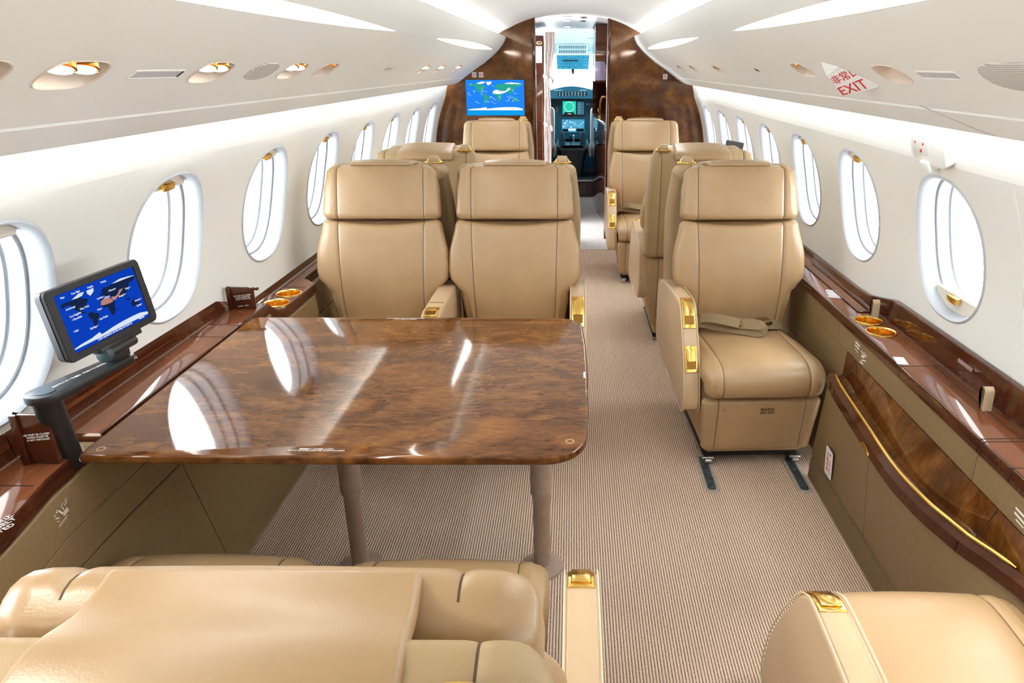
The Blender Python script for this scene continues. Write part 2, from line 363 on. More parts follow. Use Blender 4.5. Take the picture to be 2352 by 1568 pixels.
for s, sd in ((-1, 'left'), (1, 'right')):
    mb = MB(); mb.box(WX + s * .604 - .004, WX + s * .604 + .004, YB + .02, YF - .02, 1.652, 1.668)
    tag(mb.build('cove_light', M_['cove_t']), 'long warm cove light strip tucked behind the upper lip of the %s overhead panel' % sd, 'light', 'ceiling cove lights')
    mb = MB(); mb.box(WX + s * .985 - .005, WX + s * .985 + .005, YB + .02, YF - .02, 1.362, 1.372)
    tag(mb.build('cove_light', M_['cove_s']), 'long light strip washing the %s side wall from behind the overhead panel edge' % sd, 'light', 'side wall wash lights')

# floor
mb = MB(); mb.box(-1.2, 1.2, YB, 6.035, -.03, 0); tag(mb.build('floor', M_['carpet']), kind='structure')
mb = MB(); mb.box(-1.2, 1.2, 6.035, 8.69, -.03, .004); tag(mb.build('trim_3', M_['mat']), kind='structure')
mb = MB(); mb.box(-1.25, 1.25, YB - .05, YB, -.03, 1.95); tag(mb.build('wall_back', M_['panel']), kind='structure')

# front bulkhead: two veneered halves either side of the doorway, with rounded door posts
mb = MB()
for s, xd in ((-1, -.285), (1, .335)):
    P = [(xd, 0)] + [(WX + s * 1.32, 0), (WX + s * 1.32, .72)] + [(WX + s * 1.32 * math.cos(a), .72 + 1.32 * math.sin(a)) for a in [math.radians(k) for k in range(10, 71, 10)]] + [(xd, 1.98)]
    mb.prism(P, YF, YF + .06, lambda u, v, t: (u, t, v))
tag(mb.build('wall_front', M_['burl']), kind='structure')
mb = MB()
for s, xd in ((-1, -.287), (1, .337)):
    mb.loft([[(xd + u, YF + .02 + v, z) for u, v in rrect(.013, .055, .012)] for z in (0, 1.90)])
tag(mb.build('trim_4', M_['wood_d'], angle=50), kind='structure')
# ------------------------------------------------------------------ helpers for furniture
def cut(o, cm):
    c = cm.build('cutter', M_['blk2'])
    b = o.modifiers.new('b', 'BOOLEAN'); b.object = c; b.operation = 'DIFFERENCE'; b.solver = 'EXACT'
    me = bpy.data.meshes.new_from_object(o.evaluated_get(bpy.context.evaluated_depsgraph_get())); nm = o.data.name
    o.modifiers.clear(); o.data = me; me.name = nm; bpy.data.objects.remove(c)
    me.shade_smooth(); me.set_sharp_from_angle(angle=math.radians(30))
def line(name, pts, r, m, parent, n=6):
    mb = MB(); mb.tube(pts, r, n); return mb.build(name, m, parent, angle=60)
def lettering(lines, M, size, m, parent, gap=1.25, name='lettering', sx=1.0):
    o = text(name, '\n'.join(lines), M, size, m, parent, sx=sx); return o

# ------------------------------------------------------------------ left side ledge
LF = [(-1.5, -.955), (.85, -.962), (1.1, -.998), (1.26, -1.030), (1.42, -1.041), (2.44, -1.041), (2.52, -1.032), (2.86, -1.026), (2.94, -1.10), (6.4, -1.10)]
LZ = [(-1.5, .690), (2.42, .690), (2.50, .636), (6.4, .636)]
LT = [(-1.5, .756), (1.3, .756), (2.30, .738), (2.52, .664), (6.4, .660)]
def lin(tab, x):
    if x <= tab[0][0]: return tab[0][1]
    for (a, p), (b, q) in zip(tab, tab[1:]):
        if x <= b: return p + (q - p) * (x - a) / (b - a)
    return tab[-1][1]
def ledge_mesh(ys, F, Z, T, s, mb, xb):
    XO = 1.1575 if s < 0 else 1.181
    L = []
    for y in ys:
        f, z, t = lin(F, y) * s, lin(Z, y), lin(T, y); zb = z - .042
        P = [(f + .004, zb), (f, zb + .006), (f, z - .006), (f + .002, z - .002), (f + .006, z), (xb, z), (xb + .004, z + .003), (xb + .012, t - .003), (xb + .015, t), (max(xb + .016, XO), t), (XO, t - .03), (XO, zb)]
        L.append([(x * s, y, zz) for x, zz in P])
    k0 = len(mb.f); mb.loft(L)
    for i in range(k0, len(mb.f) - 2):
        if (i - k0) % 12 in (0, 1, 2, 3, 5, 6, 7, 8): mb.m[i] = 1
led = thing('side_ledge', 'glossy brown veneer ledge along the left wall beside the conference table', 'ledge', (-1.1, 2.0, .69))
def kid(o, root): o.parent = root; o.matrix_parent_inverse = Matrix.Translation(-root.location) if root.rotation_euler.z == 0 else root.matrix_basis.inverted(); return o
def unparent_loc(root): return Matrix.Translation(-root.location)
mb = MB(); ledge_mesh([-1.48, 0, .5, .85, .97, 1.1, 1.18, 1.26, 1.339], LF, LZ, LT, -1, mb, 1.150); kid(mb.build('ledge_top', [M_['wood'], M_['wood_d']], angle=28), led)
mb = MB(); ledge_mesh([1.341, 1.454], [(0, -1.129)], LZ, LT, -1, mb, 1.150); mb.box(-1.129, -1.041, 1.341, 1.454, .600, .606); mb.box(-1.047, -1.041, 1.341, 1.454, .606, .655); kid(mb.build('monitor_well', [M_['wood_d'], M_['wood_d']], angle=28), led)
mb = MB(); ledge_mesh([1.456, 1.8, 2.1, 2.3, 2.42, 2.45, 2.48, 2.52, 2.7, 2.86, 2.94, 4, 6.42], LF, LZ, LT, -1, mb, 1.150)
o = mb.build('ledge_top', [M_['wood'], M_['wood_d']], angle=28)
CUPL = [(-1.083, 2.585), (-1.083, 2.712)]
CUPR = [(1.090, 2.408), (1.088, 2.290)]
cm = MB()
for x, y in CUPL: cm.lathe([(.044, .61), (.044, .70)], x, y, 32)
cut(o, cm); kid(o, led)
def cup_holder(x, y, z, root, label=None):
    mb = MB(); mb.lathe([(.0425, z - .075), (.0425, z - .002), (.0435, z + .002), (.047, z + .004), (.0505, z + .003), (.051, z), (.044, z - .002), (.044, z - .078), (.0, z - .078), (0, z - .075)], x, y, 36, cap=False)
    o = kid(mb.build('cup_holder', M_['gold'], angle=40), root); return o
for x, y in CUPL: cup_holder(x, y, .636, led)
for y in (1.235, 2.082): kid(line('seam', [(-1.150, y, .6902), (-1.043, y, .6902)], .0011, M_['blk2'], None), led)
kid(line('seam', [(-1.150, 2.20, .6902), (-1.043, 2.19, .6902)], .0011, M_['blk2'], None), led)
kid(line('seam', [(-1.150, 2.525, .6365), (-1.035, 2.520, .6365)], .0016, M_['blk2'], None), led)
mb = MB(); mb.box(-1.135, -1.134, 2.80, 6.3, .636, .6368); mb.box(-1.135, -1.05, 2.799, 2.80, .636, .6368)
kid(mb.build('seam', M_['blk2']), led)
mb = MB(); mb.box(-1.125, -1.050, 1.435, 1.450, .606, .672); kid(mb.build('bin_lining', M_['cabinet'], bevel=.003), led)
kid(lettering(['機内での喫煙は禁止', 'FASTEN SEAT BELT', 'WHILE SEATED'], frame((-1.02, 1.06, .6915), (.35, 1, 0), (-1, .35, 0)), .016, M_['paper'], None), led)
# two flip-up lids of the monitor wells, standing open
def well_lid(name, label, y, x0, x1, z0, z1, hook, ttl, size, lean=0):
    t = thing(name, label, 'lid', ((x0 + x1) / 2, y, z0), 0, 'open lids of the monitor wells')
    w2 = (x1 - x0) / 2
    mb = MB(); mb.box(-w2, w2, -.006, .006, 0, z1 - z0); mb.box(-w2, -w2 + .016, -.012, .006, 0, z1 - z0)
    if hook: mb.box(w2 - .004, w2 + .018, -.006, .006, z1 - z0 - .010, z1 - z0)
    o = mb.build('lid_panel', M_['wood_d'], t, bevel=.0025)
    text('lettering', '\n'.join(ttl), frame((.008, -.0066, (z1 - z0) * .56), (1, 0, 0.12), (0, 0, 1)), size, M_['paper'], t)
    if hook: text('lettering', 'CLOSE    PUSH', frame((.006, -.0066, .012), (1, 0, .12), (0, 0, 1)), size * .9, M_['paper'], t)
    return t
LT_ = ['LID MUST BE CLOSED', 'WHEN MONITOR', 'IS NOT INSTALLED']
well_lid('well_lid', 'open dark veneer lid with white lettering beside the black monitor post', 1.325, -1.122, -1.046, .690, .806, False, LT_, .0060)
well_lid('well_lid', 'open dark veneer lid standing beside the two left wall cup holders', 2.36, -1.150, -1.058, .6905, .768, True, LT_, .0064)

# left cabinet front under the ledge: panels with open joints
cabL = thing('side_cabinet', 'olive beige panelled cabinet front below the left ledge and table', 'cabinet', (-1.02, 2.0, 0))
def pxL(y, z, d=0): return -1.005 + (lin(LF, y) + .004 + 1.005) * min(1, z / .645) + d
def panelL(name, poly, m=M_['cabinet'], ny=10):
    (y0, y1, za, zb, sl) = poly
    mb = MB(); L = []
    for k in range(ny + 1):
        f = k / ny; q = []
        for z, d in ((za, -.02), (za, -.003), (za + .003, 0), (zb - .003, 0), (zb, -.003), (zb, -.02)):
            y = (y0 + sl[0] * (z - .45)) * (1 - f) + (y1 + sl[1] * (z - .45)) * f
            q.append((pxL(y, z, d), y, z))
        L.append(q)
    mb.loft(L); return kid(mb.build(name, m, angle=30), cabL)
panelL('upper_panel', (-1.48, 2.42, .549, .650, (0, 0)), ny=40); panelL('rail_panel', (-1.48, 2.42, .465, .546, (0, 0)), ny=40)
panelL('lower_panel', (-1.48, 1.708, .004, .462, (0, -.245)), ny=30); panelL('lower_panel', (1.711, 2.42, .004, .462, (-.245, 0)), ny=8)
panelL('upper_panel', (2.423, 6.4, .46, .592, (0, 0)), ny=60); panelL('lower_panel', (2.423, 6.4, .004, .457, (0, 0)), ny=60)
mb = MB(); mb.loft([[(-1.012, y, .005), (-1.075 if y < 2.9 else -1.13, y, .55), (-1.10 if y < 2.9 else -1.15, y, .55), (-1.10, y, .005)] for y in (-1.48, .8, 1.3, 2.8, 2.95, 6.4)]); kid(mb.build('backing', M_['blk2']), cabL)
Mt = frame((pxL(1.256, .610) + .0035, 1.256, .612), (0, 1, -.10), (0, .1, 1))
mb = MB()                                     # white pictogram: seated figure, arrows and captions
def strip(M, pts, wd, mb):
    for (a, b), (c, d) in zip(pts, pts[1:]):
        L = math.hypot(c - a, d - b) or 1; nx, ny = -(d - b) / L * wd / 2, (c - a) / L * wd / 2
        mb.add([M @ Vector(p) for p in ((a + nx, b + ny, 0), (a - nx, b - ny, 0), (c - nx, d - ny, 0), (c + nx, d + ny, 0))], [(0, 1, 2, 3)])
u = .001
for pts, wd in (([(-6, 12), (-10, 9), (-8, 5), (-5, 8)], 1.6), ([(-4, 8), (2, -4)], 4), ([(2, -4), (14, 2)], 2.4), ([(3, -8), (15, -2)], 2.4), ([(4, -11), (16, -5)], 2.2), ([(16, 18), (9, 10)], 2.2), ([(4, 11), (6, 3)], 2.2), ([(-14, -4), (-6, -8)], 2.4),
                ([(-22, 0), (-12, 5)], 1.5), ([(-22, -3), (-12, 2)], .8), ([(0, 13), (8, 18)], 1.2), ([(-14, -12), (-6, -16)], 1.2), ([(10, 20), (17, 24)], 1.2), ([(-20, -30), (12, -14)], 1.4), ([(-17, -33), (10, -19)], .7)):
    strip(Mt, [(a * u * 1.35, b * u * .95) for a, b in pts], wd * u, mb)
kid(mb.build('pictogram', M_['paper'], recalc=False), cabL)

# ------------------------------------------------------------------ right side ledge and pocket cabinet
RF = [(-1.5, 1.028), (2.2, 1.028), (3.0, 1.020), (6.4, 1.060)]
RZ = [(-1.5, .635), (6.4, .635)]
RT = [(-1.5, .726), (1.6, .724), (2.40, .712), (2.46, .700), (2.62, .664), (2.75, .656), (6.4, .652)]
ledR = thing('side_ledge', 'brown veneer ledge with tall dark backsplash along the right wall', 'ledge', (1.1, 2.0, .635))
mb = MB(); ledge_mesh([-1.48, .5, 1.0, 1.5, 2.0, 2.2, 2.40, 2.46, 2.52, 2.57, 2.62, 2.68, 2.75, 3.0, 4, 6.42], RF, RZ, RT, 1, mb, 1.152)
o = mb.build('ledge_top', [M_['wood'], M_['wood_d']], angle=28); cm = MB()
for x, y in CUPR: cm.lathe([(.044, .61), (.044, .70)], x, y, 32)
cut(o, cm); kid(o, ledR)
for x, y in CUPR: cup_holder(x, y, .635, ledR)
def poly_strip(name, pts, m, root, r=.0011): return kid(line(name, pts, r, m, None), root)
for y in (1.995, 1.545, 1.530, 1.41): poly_strip('seam', [(1.150, y + .004, .6352), (1.0285, y, .6352), (1.0275, y, .60)], M_['blk2'], ledR, .0013)
poly_strip('groove', [(1.128, 1.99, .6352), (1.128, 1.545, .6352)], M_['blk2'], ledR, .0012)
mb = MB()                                     # raised frame of the forward lid
for a in ((1.086, 1.092, 2.50, 3.2), (1.132, 1.138, 2.50, 3.2), (1.086, 1.138, 2.494, 2.50)): mb.box(a[0], a[1], a[2], a[3], .634, .641)
kid(mb.build('lid_frame', M_['wood_d'], bevel=.002), ledR)
mb = MB(); plate(mb, frame((1.046, 2.037, .6352), (.16, 1, 0), (-1, .16, 0)), .029, .016, .0012, .002); kid(mb.build('placard', M_['paper']), ledR)
mb = MB(); plate(mb, frame((1.1585, 1.890, .684), (0, -1, 0), (.12, 0, 1)), .040, .0055, .0008, .0008); kid(mb.build('placard', mat('grey_placard', (.30, .20, .20), .3)), ledR)
mb = MB()                                     # worn white leaflet marks printed on the ledge near the seat
Mr = frame((1.072, 2.722, .6362), (-.2, -1, 0), (1, -.2, 0)); random.seed(3)
for k in range(12): strip(Mr, [(-.055 + k * .009 + random.uniform(-.003, .003), -.020 - .006 * random.random()), (-.050 + k * .009, .016 + .010 * random.random())], .0048, mb)
kid(mb.build('lettering', M_['paper'], recalc=False), ledR)
for y, zt in ((2.452, .0), (1.708, .0)):      # two folded leather pull tabs tucked by the backsplash
    mb = MB(); P = spl([(0, 0), (.002, .035), (.004, .058), (.016, .066), (.027, .056), (.024, .030), (.010, .004)], 6)
    mb.loft([[(1.126 + dx, y + p.x - .012, .632 + p.y) for p in P] + [(1.126 + dx, y + p.x - .012 + .0025, .632 + p.y - .002) for p in P[::-1]] for dx in (-.012, .012)])
    kid(mb.build('pull_tab', M_['gripl'], angle=50), ledR)

cabR = thing('pocket_cabinet', 'olive beige cabinet with burl magazine pocket and gold rail below the right ledge', 'cabinet', (1.0, 1.8, 0))
for nm, y0, y1 in (('upper_panel', 1.549, 2.519), ('upper_panel', -1.48, 1.546), ('upper_panel', 2.522, 6.4)):
    mb = MB(); mb.loft([[(1.060, y, z0) for z0 in (.514, .597)] + [(1.037, y, .597), (1.034, y, .594), (1.034, y, .517), (1.037, y, .514)] for y in (y0, y1)])
    kid(mb.build(nm, M_['cabinet'], angle=30), cabR)
mb = MB(); mb.loft([[(1.036, y, .514), (1.036, y, .345), (1.033, y, .342), (1.045, y, .342), (1.07, y, .514)] for y in (2.42, 6.4)]); kid(mb.build('side_panel', M_['cabinet']), cabR)
mb = MB(); mb.loft([[(1.036, y, .338), (1.030, y, .004), (1.06, y, .004), (1.07, y, .338)] for y in (2.42, 6.4)]); kid(mb.build('side_panel', M_['cabinet']), cabR)
GX = [(1.10, 1.075), (1.25, 1.045), (1.364, 1.008), (1.42, .984), (1.495, .966), (1.555, .952), (1.65, .941), (1.733, .938), (1.85, .944), (1.962, .953), (2.10, .962), (2.265, .975), (2.35, .986), (2.417, .999)]
ys = [1.10 + (2.417 - 1.10) * k / 44 for k in range(45)]
gp = spl([(y, x) for y, x in GX], 6)
def gx(y): return lin([(p.x, p.y) for p in gp], y)
def rimx(y): return gx(y) - .026
for nm, y0, y1 in (('front_panel', 1.10, 1.893), ('front_panel', 1.896, 2.417)):
    mb = MB(); q = [y0 + (y1 - y0) * k / 20 for k in range(21)]
    mb.loft([[(.968, y, .075), (.958, y, .090), (max(rimx(y) + .010, .93), y, .394), (max(rimx(y), .93) + .05, y, .394), (1.03, y, .075)] for y in q]); kid(mb.build(nm, M_['cabinet'], angle=40), cabR)
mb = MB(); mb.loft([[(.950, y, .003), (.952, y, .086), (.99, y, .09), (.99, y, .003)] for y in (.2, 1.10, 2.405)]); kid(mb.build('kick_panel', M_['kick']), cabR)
mb = MB(); mb.loft([[(.968, y, .075), (.958, y, .090), (x1, y, .394), (x1 + .01, y, .512), (1.10, y, .512), (1.08, y, .075)] for y, x1 in ((-1.48, 1.055), (.6, 1.055), (1.098, 1.051))]); kid(mb.build('front_panel', M_['cabinet'], angle=40), cabR)
mb = MB(); mb.box(1.06, 1.12, -1.48, 1.10, .50, .598); kid(mb.build('backing', M_['blk2']), cabR)
mb = MB(); mb.loft([[(rimx(y) + .004, y, .392), (rimx(y), y, .397), (rimx(y) + .004, y, .425), (gx(y) - .004, y, .438), (gx(y) + .003, y, .438), (gx(y) + .02, y, .392)] for y in ys])
kid(mb.build('pocket_rim', M_['wood_d'], angle=35), cabR)
mb = MB(); mb.loft([[(gx(y) + .001, y, .440), (gx(y) + .016, y, .418), (min(gx(y) + .045, 1.03), y, .424), (1.0345, y, .513), (1.045, y, .513), (1.045, y, .39), (gx(y) + .015, y, .39)] for y in ys])
kid(mb.build('pocket', M_['burl'], angle=40), cabR)
mb = MB(); mb.tube([(gx(y) - .002, y, .4425) for y in ys[7:-1]], [.0025] + [.0062] * (len(ys) - 10) + [.002], 8); kid(mb.build('pocket_rail', M_['gold'], angle=60), cabR)
for y in (2.335, 1.428): poly_strip('seam', [(rimx(y) - .0005, y, .40), (rimx(y) + .003, y, .426), (gx(y) + .012, y + .001, .4245), (1.033, y, .511)], M_['blk2'], cabR, .0013)
mb = MB(); mb.loft([[(rimx(y) + .0005 + dx, y, z) for dx, z in ((-.0025, .401), (-.004, .401 + h), (-.0005, .401 + 2 * h), (.004, .401 + h))] for y, h in ((1.868, .001), (1.885, .006), (1.905, .007), (1.93, .006), (1.947, .001))])
kid(mb.build('latch', M_['gold'], angle=60), cabR)
Ml = frame((.9538 - .003, 2.226, .165), (0, -1, 0), (-.05, 0, 1)); mb = MB(); plate(mb, Ml, .034, .054, .0012, .008); lab = kid(mb.build('label_plate', M_['white']), cabR)
LV = Matrix.Rotation(PI / 2, 4, 'Z')
kid(text('lettering', '救命胴衣', Ml @ Matrix.Translation((-.008, 0, .0014)) @ LV, .019, M_['red']), cabR); kid(text('lettering', 'LIFE VEST', Ml @ Matrix.Translation((.014, -.012, .0014)) @ LV, .013, M_['red']), cabR)
kid(text('lettering', '▲', Ml @ Matrix.Translation((.012, .038, .0014)), .012, M_['darkp']), cabR)
mb = MB(); Mb = frame((1.0332, 2.30, .552), (0, -1, 0), (0, 0, 1)); random.seed(5)
for a, b, c, d, wd in ((-.055, .024, -.012, .022, .007), (-.055, .012, -.015, .010, .006), (-.05, .0, -.02, -.004, .003), (.0, .012, .05, .008, .004), (.012, -.002, .036, .002, .010), (.016, -.016, .052, -.006, .005), (.005, -.026, .034, -.024, .006), (.03, .018, .058, .012, .002)): strip(Mb, [(a, b), (c, d)], wd, mb)
kid(mb.build('lettering', M_['paper'], recalc=False), cabR); mb = MB()
Mb = frame((1.0332, 1.352, .545), (0, -1, 0), (0, 0, 1))
for a, b, c, d, wd in ((-.02, .012, .03, .010, .006), (-.02, .0, .03, -.004, .006), (-.01, -.012, .02, -.014, .004)): strip(Mb, [(a, b), (c, d)], wd, mb)
kid(mb.build('lettering', M_['paper'], recalc=False), cabR)

# ------------------------------------------------------------------ conference table
tb = thing('conference_table', 'glossy burl veneer conference table with two round taupe legs', 'table', (-.34, 1.86, 0))
def arc(cx, cy, r, a0, a1, n=8): return [(cx + r * math.cos(math.radians(a0 + (a1 - a0) * k / n)), cy + r * math.sin(math.radians(a0 + (a1 - a0) * k / n))) for k in range(n + 1)]
TX0, TX1, TY0, TY1 = -1.022, .074, 1.336, 2.247
OUT = arc(TX0 + .012, TY0 + .012, .012, 180, 270, 4) + [(-.5, TY0 - .002)] + arc(TX1 - .095, TY0 + .095, .095, 270, 360, 10) + [(TX1 + .008, 1.60), (TX1 + .010, 1.79), (TX1 + .008, 2.0)] + arc(TX1 - .085, TY1 - .085, .085, 0, 90, 10) + [(-.5, TY1 + .002)] + arc(TX0 + .030, TY1 - .030, .030, 90, 180, 4)
def inset(P, d):
    o = []; n = len(P)
    for i in range(n):
        a, b, c = Vector(P[i - 1]), Vector(P[i]), Vector(P[(i + 1) % n])
        t = ((b - a).normalized() + (c - b).normalized()).normalized(); o.append((b.x - t.y * d, b.y + t.x * d))
    return o
for y0, y1 in ((0, 1.5553), (1.5563, 2.0108), (2.0118, 9)):
    mb = MB(); mb.loft([[(x, y, z) for x, y in inset(OUT, d)] for d, z in ((.009, .700), (.005, .6995), (.0015, .6975), (0, .693), (0, .687), (.002, .682), (.006, .679), (.012, .678))])
    o = mb.build('table_leaf', M_['burl_t'], angle=40); bm = bmesh.new(); bm.from_mesh(o.data)
    for yy, nn in ((y0, -1), (y1, 1)):
        r = bmesh.ops.bisect_plane(bm, geom=bm.verts[:] + bm.edges[:] + bm.faces[:], plane_co=(0, yy, 0), plane_no=(0, nn, 0), clear_outer=True)
        es = [e for e in r['geom_cut'] if isinstance(e, bmesh.types.BMEdge)]
        if es: bmesh.ops.edgeloop_fill(bm, edges=es)
    bmesh.ops.recalc_face_normals(bm, faces=bm.faces); bm.to_mesh(o.data); bm.free(); o.data.shade_smooth(); o.data.set_sharp_from_angle(angle=math.radians(40)); kid(o, tb)
mb = MB(); mb.box(-.98, .02, 1.42, 2.16, .650, .677); kid(mb.build('under_frame', M_['blk2'], bevel=.006), tb)
for x in (-.627, -.052):
    mb = MB(); mb.lathe([(.033, .66), (.033, .285), (.0315, .272), (.0265, .264), (.0265, .010)], x, 1.862, 28); lg = kid(mb.build('leg', M_['legm'], angle=40), tb)
    mb = MB(); mb.lathe([(.030, .018), (.045, .016), (.066, .008), (.068, .001)], x, 1.862, 32); f_ = mb.build('foot', M_['legm'], angle=40); f_.parent = lg; f_.matrix_parent_inverse = Matrix.Identity(4)
for x, y in ((-.985, 1.366), (.036, 1.408)):
    mb = MB(); mb.tube([(x + .0085 * math.cos(k * PI / 12), y + .0085 * math.sin(k * PI / 12), .7001) for k in range(24)], .0011, 6, closed=True); kid(mb.build('inlaid_ring', mat('ring_inlay', (.62, .38, .2), .3)), tb)
kid(text('lettering', '離着陸時はテーブルを収納してください\nTABLE MUST BE STOWED DURING TAXI, TAKEOFF AND LANDING', frame((-.515, 1.366, .7004), (1, 0, 0), (0, 1, 0)), .0068, M_['paper'], sx=.62), tb)
kid(text('lettering', '離着陸時はテーブルを収納してください\nTABLE MUST BE STOWED DURING TAXI, TAKEOFF AND LANDING', frame((-.51, 2.230, .7004), (-1, 0, 0), (0, -1, 0)), .0068, M_['paper'], sx=.62), tb)
mb = MB(); plate(mb, frame((.0735, 1.775, .7002), (0, 1, 0), (-1, 0, 0)), .020, .0022, .0005, .001); kid(mb.build('placard', M_['paper']), tb)

# ------------------------------------------------------------------ world map (coarse outlines, lon / lat)
LANDS = [
 [(-168, 66), (-156, 71), (-128, 70), (-95, 72), (-82, 68), (-78, 62), (-65, 60), (-56, 52), (-66, 45), (-70, 42), (-76, 35), (-81, 31), (-80, 25), (-84, 30), (-97, 27), (-97, 20), (-88, 21), (-84, 11), (-78, 8), (-86, 12), (-105, 20), (-113, 30), (-122, 37), (-124, 48), (-135, 58), (-152, 60), (-165, 55)],
 [(-78, 8), (-62, 10), (-50, 1), (-35, -6), (-39, -18), (-48, -27), (-58, -38), (-66, -47), (-69, -54), (-74, -50), (-71, -30), (-70, -18), (-81, -5)],
 [(-17, 15), (-10, 30), (-6, 35), (10, 37), (20, 32), (32, 31), (43, 12), (51, 11), (41, -3), (40, -16), (33, -27), (20, -35), (13, -20), (9, 2), (-8, 5)],
 [(-9, 38), (-2, 44), (4, 52), (10, 58), (6, 62), (20, 70), (40, 67), (68, 72), (105, 77), (140, 73), (178, 69), (170, 60), (157, 52), (142, 54), (132, 43), (126, 36), (121, 30), (108, 20), (104, 8), (98, 10), (90, 22), (80, 10), (72, 20), (58, 25), (52, 15), (43, 14), (36, 32), (28, 37), (22, 38), (14, 42), (3, 42)],
 [(114, -22), (122, -16), (131, -12), (142, -11), (153, -26), (147, -38), (136, -34), (116, -34)],
 [(-52, 82), (-20, 82), (-22, 70), (-43, 60), (-54, 70)],
 [(95, 5), (105, -5), (118, -8), (118, 3), (108, 0)], [(132, -1), (150, -9), (140, -8)], [(131, 32), (141, 36), (142, 44), (138, 37)], [(44, -16), (50, -16), (46, -25)], [(-5, 50), (1, 52), (-3, 58), (-6, 56)], [(172, -41), (178, -38), (168, -46)]]
SNOW = [[(-120, 72), (-85, 83), (-62, 82), (-75, 72), (-95, 70)], [(-52, 82), (-20, 82), (-24, 71), (-43, 61), (-53, 71)], [(60, 72), (105, 78), (150, 74), (178, 69), (130, 70), (90, 70)],
        [(-178, -80), (-150, -76), (-100, -73), (-62, -66), (-55, -76), (-30, -74), (0, -70), (50, -67), (100, -66), (140, -67), (178, -75), (178, -84), (-178, -84)]]
SAND = [[(-16, 16), (-10, 29), (10, 36), (32, 30), (42, 13), (30, 11), (5, 12)], [(38, 30), (58, 26), (70, 30), (85, 42), (105, 42), (95, 36), (70, 22), (52, 14), (42, 16)]]
def add_map(root, M, w2, h2, cols, lat0=-85, lat1=85, d=.0004):
    def mp(lon, lat, dz): return M @ Vector((lon / 180 * w2, (-1 + 2 * (lat - lat0) / (lat1 - lat0)) * h2, dz))
    for nm, polys, m, dz in (('map_land', LANDS, cols[0], d), ('map_desert', SAND, cols[1], d * 1.5), ('map_ice', SNOW, cols[2], d * 2)):
        mb = MB()
        for P in polys: mb.add([mp(a, b, dz) for a, b in P], [tuple(range(len(P)))])
        me = mb.build(nm, m, None, recalc=False)
        bm = bmesh.new(); bm.from_mesh(me.data); bmesh.ops.triangulate(bm, faces=bm.faces, ngon_method='EAR_CLIP'); bm.to_mesh(me.data); bm.free()
        kid(me, root)
    return mp

# ------------------------------------------------------------------ monitor on its swing arm
mon = thing('swing_arm_monitor', 'black monitor showing a blue world map on a swing arm by the left ledge', 'monitor', (-1.072, 1.392, .690))
S = [Vector(p) for p in ((-1.001, 1.350, 1.060), (-.984, 1.646, 1.055), (-.963, 1.628, .908), (-.980, 1.332, .913))]
Mc = frame((S[0] + S[1] + S[2] + S[3]) / 4, S[1] - S[0], S[0] - S[3]); w2, h2 = .1485, .0765
def rr(a, b, r, z, n=6): return [Mc @ Vector((u, v, z)) for u, v in rrect(a, b, r, n)]
mb = MB(); mb.loft([rr(w2 - .008, h2 - .008, .012, -.030), rr(w2 - .003, h2 - .003, .014, -.026), rr(w2 - .001, h2 - .001, .014, -.012), rr(w2 - .003, h2 - .003, .014, -.011), rr(w2 - .003, h2 - .003, .014, -.009), rr(w2, h2, .014, -.008), rr(w2, h2, .014, -.002), rr(w2 - .002, h2 - .002, .013, 0), rr(w2 - .022, h2 - .014, .006, 0), rr(w2 - .023, h2 - .015, .005, -.003)])
kid(mb.build('housing', M_['black'], angle=35), mon)
sb = emis('map_ocean', (.003, .040, .40), .85)
mb = MB(); mb.add([Mc @ Vector((u, v, -.0027)) for u, v in rrect(w2 - .0235, h2 - .0155, .004)], [tuple(range(28))]); scr = kid(mb.build('screen', sb), mon)
Ms = Mc @ Matrix.Translation((0, -.002, -.0024)); 
add_map(mon, Ms, w2 - .024, h2 - .024, (emis('map_land', (.006, .014, .05), .9), emis('map_desert', (.42, .20, .16), .8), emis('map_ice', (.60, .68, .80), .8)), d=.00025)
tx = emis('screen_text', (.7, .75, .85), .8)
for s_, u, v, z in (('Maps', -.104, .0555, .0052), ('Your Flight', -.066, .0555, .0052), ('Imaging', -.022, .0555, .0052), ('Settings', .020, .0555, .0052), ('Los Angeles', -.088, .014, .0062), ('• Honolulu', -.088, .006, .0062), ('New York', -.058, .020, .0058), ('Anchorage', -.094, .030, .0056),
                    ('London •', -.004, .026, .0056), ('• Moscow', .036, .032, .0056), ('• Rome', .014, .022, .0056), ('Praia •', -.018, .004, .0056), ('Bangkok •', .062, .012, .0056), ('Tokyo •', .086, .022, .0056), ('Noumea •', .106, -.012, .0054), ('Sydney •', .104, -.024, .0054), ('• Sao Paulo', -.018, -.016, .0060), ('Santiago •', -.052, -.026, .0060), ('• Apia', -.103, -.017, .0058), ('Click anywhere on the map to zoom in', .002, -.054, .0066), ('Minimize', .096, -.0535, .0050)):
    kid(text('lettering', s_, Ms @ Matrix.Translation((u, v, .0008)), z * 1.1, tx), mon)
mb = MB(); mb.box(-.055, .085, -h2 - .012, -h2 + .002, -.026, -.004, 0, Mc); mb.box(-.030, .060, -h2 - .028, -h2 - .010, -.022, -.006, 0, Mc); mb.tube([Mc @ Vector((-.028, -h2 - .020, -.014)), Mc @ Vector((.062, -h2 - .020, -.014))], .0115, 14)
kid(mb.build('tilt_bracket', M_['black'], bevel=.002), mon)
pk = mat('slate_pivot_cap', (.03, .06, .075), .35)
mb = MB(); c0 = Mc @ Vector((-.040, -h2 - .020, -.014)); mb.tube([Mc @ Vector((-.046, -h2 - .020, -.014)), Mc @ Vector((-.030, -h2 - .020, -.014))], .0165, 18); kid(mb.build('pivot_cap', pk, bevel=.002), mon)
PA, PB_ = Vector((-1.045, 1.330, .846)), Vector((-1.008, 1.545, .840))
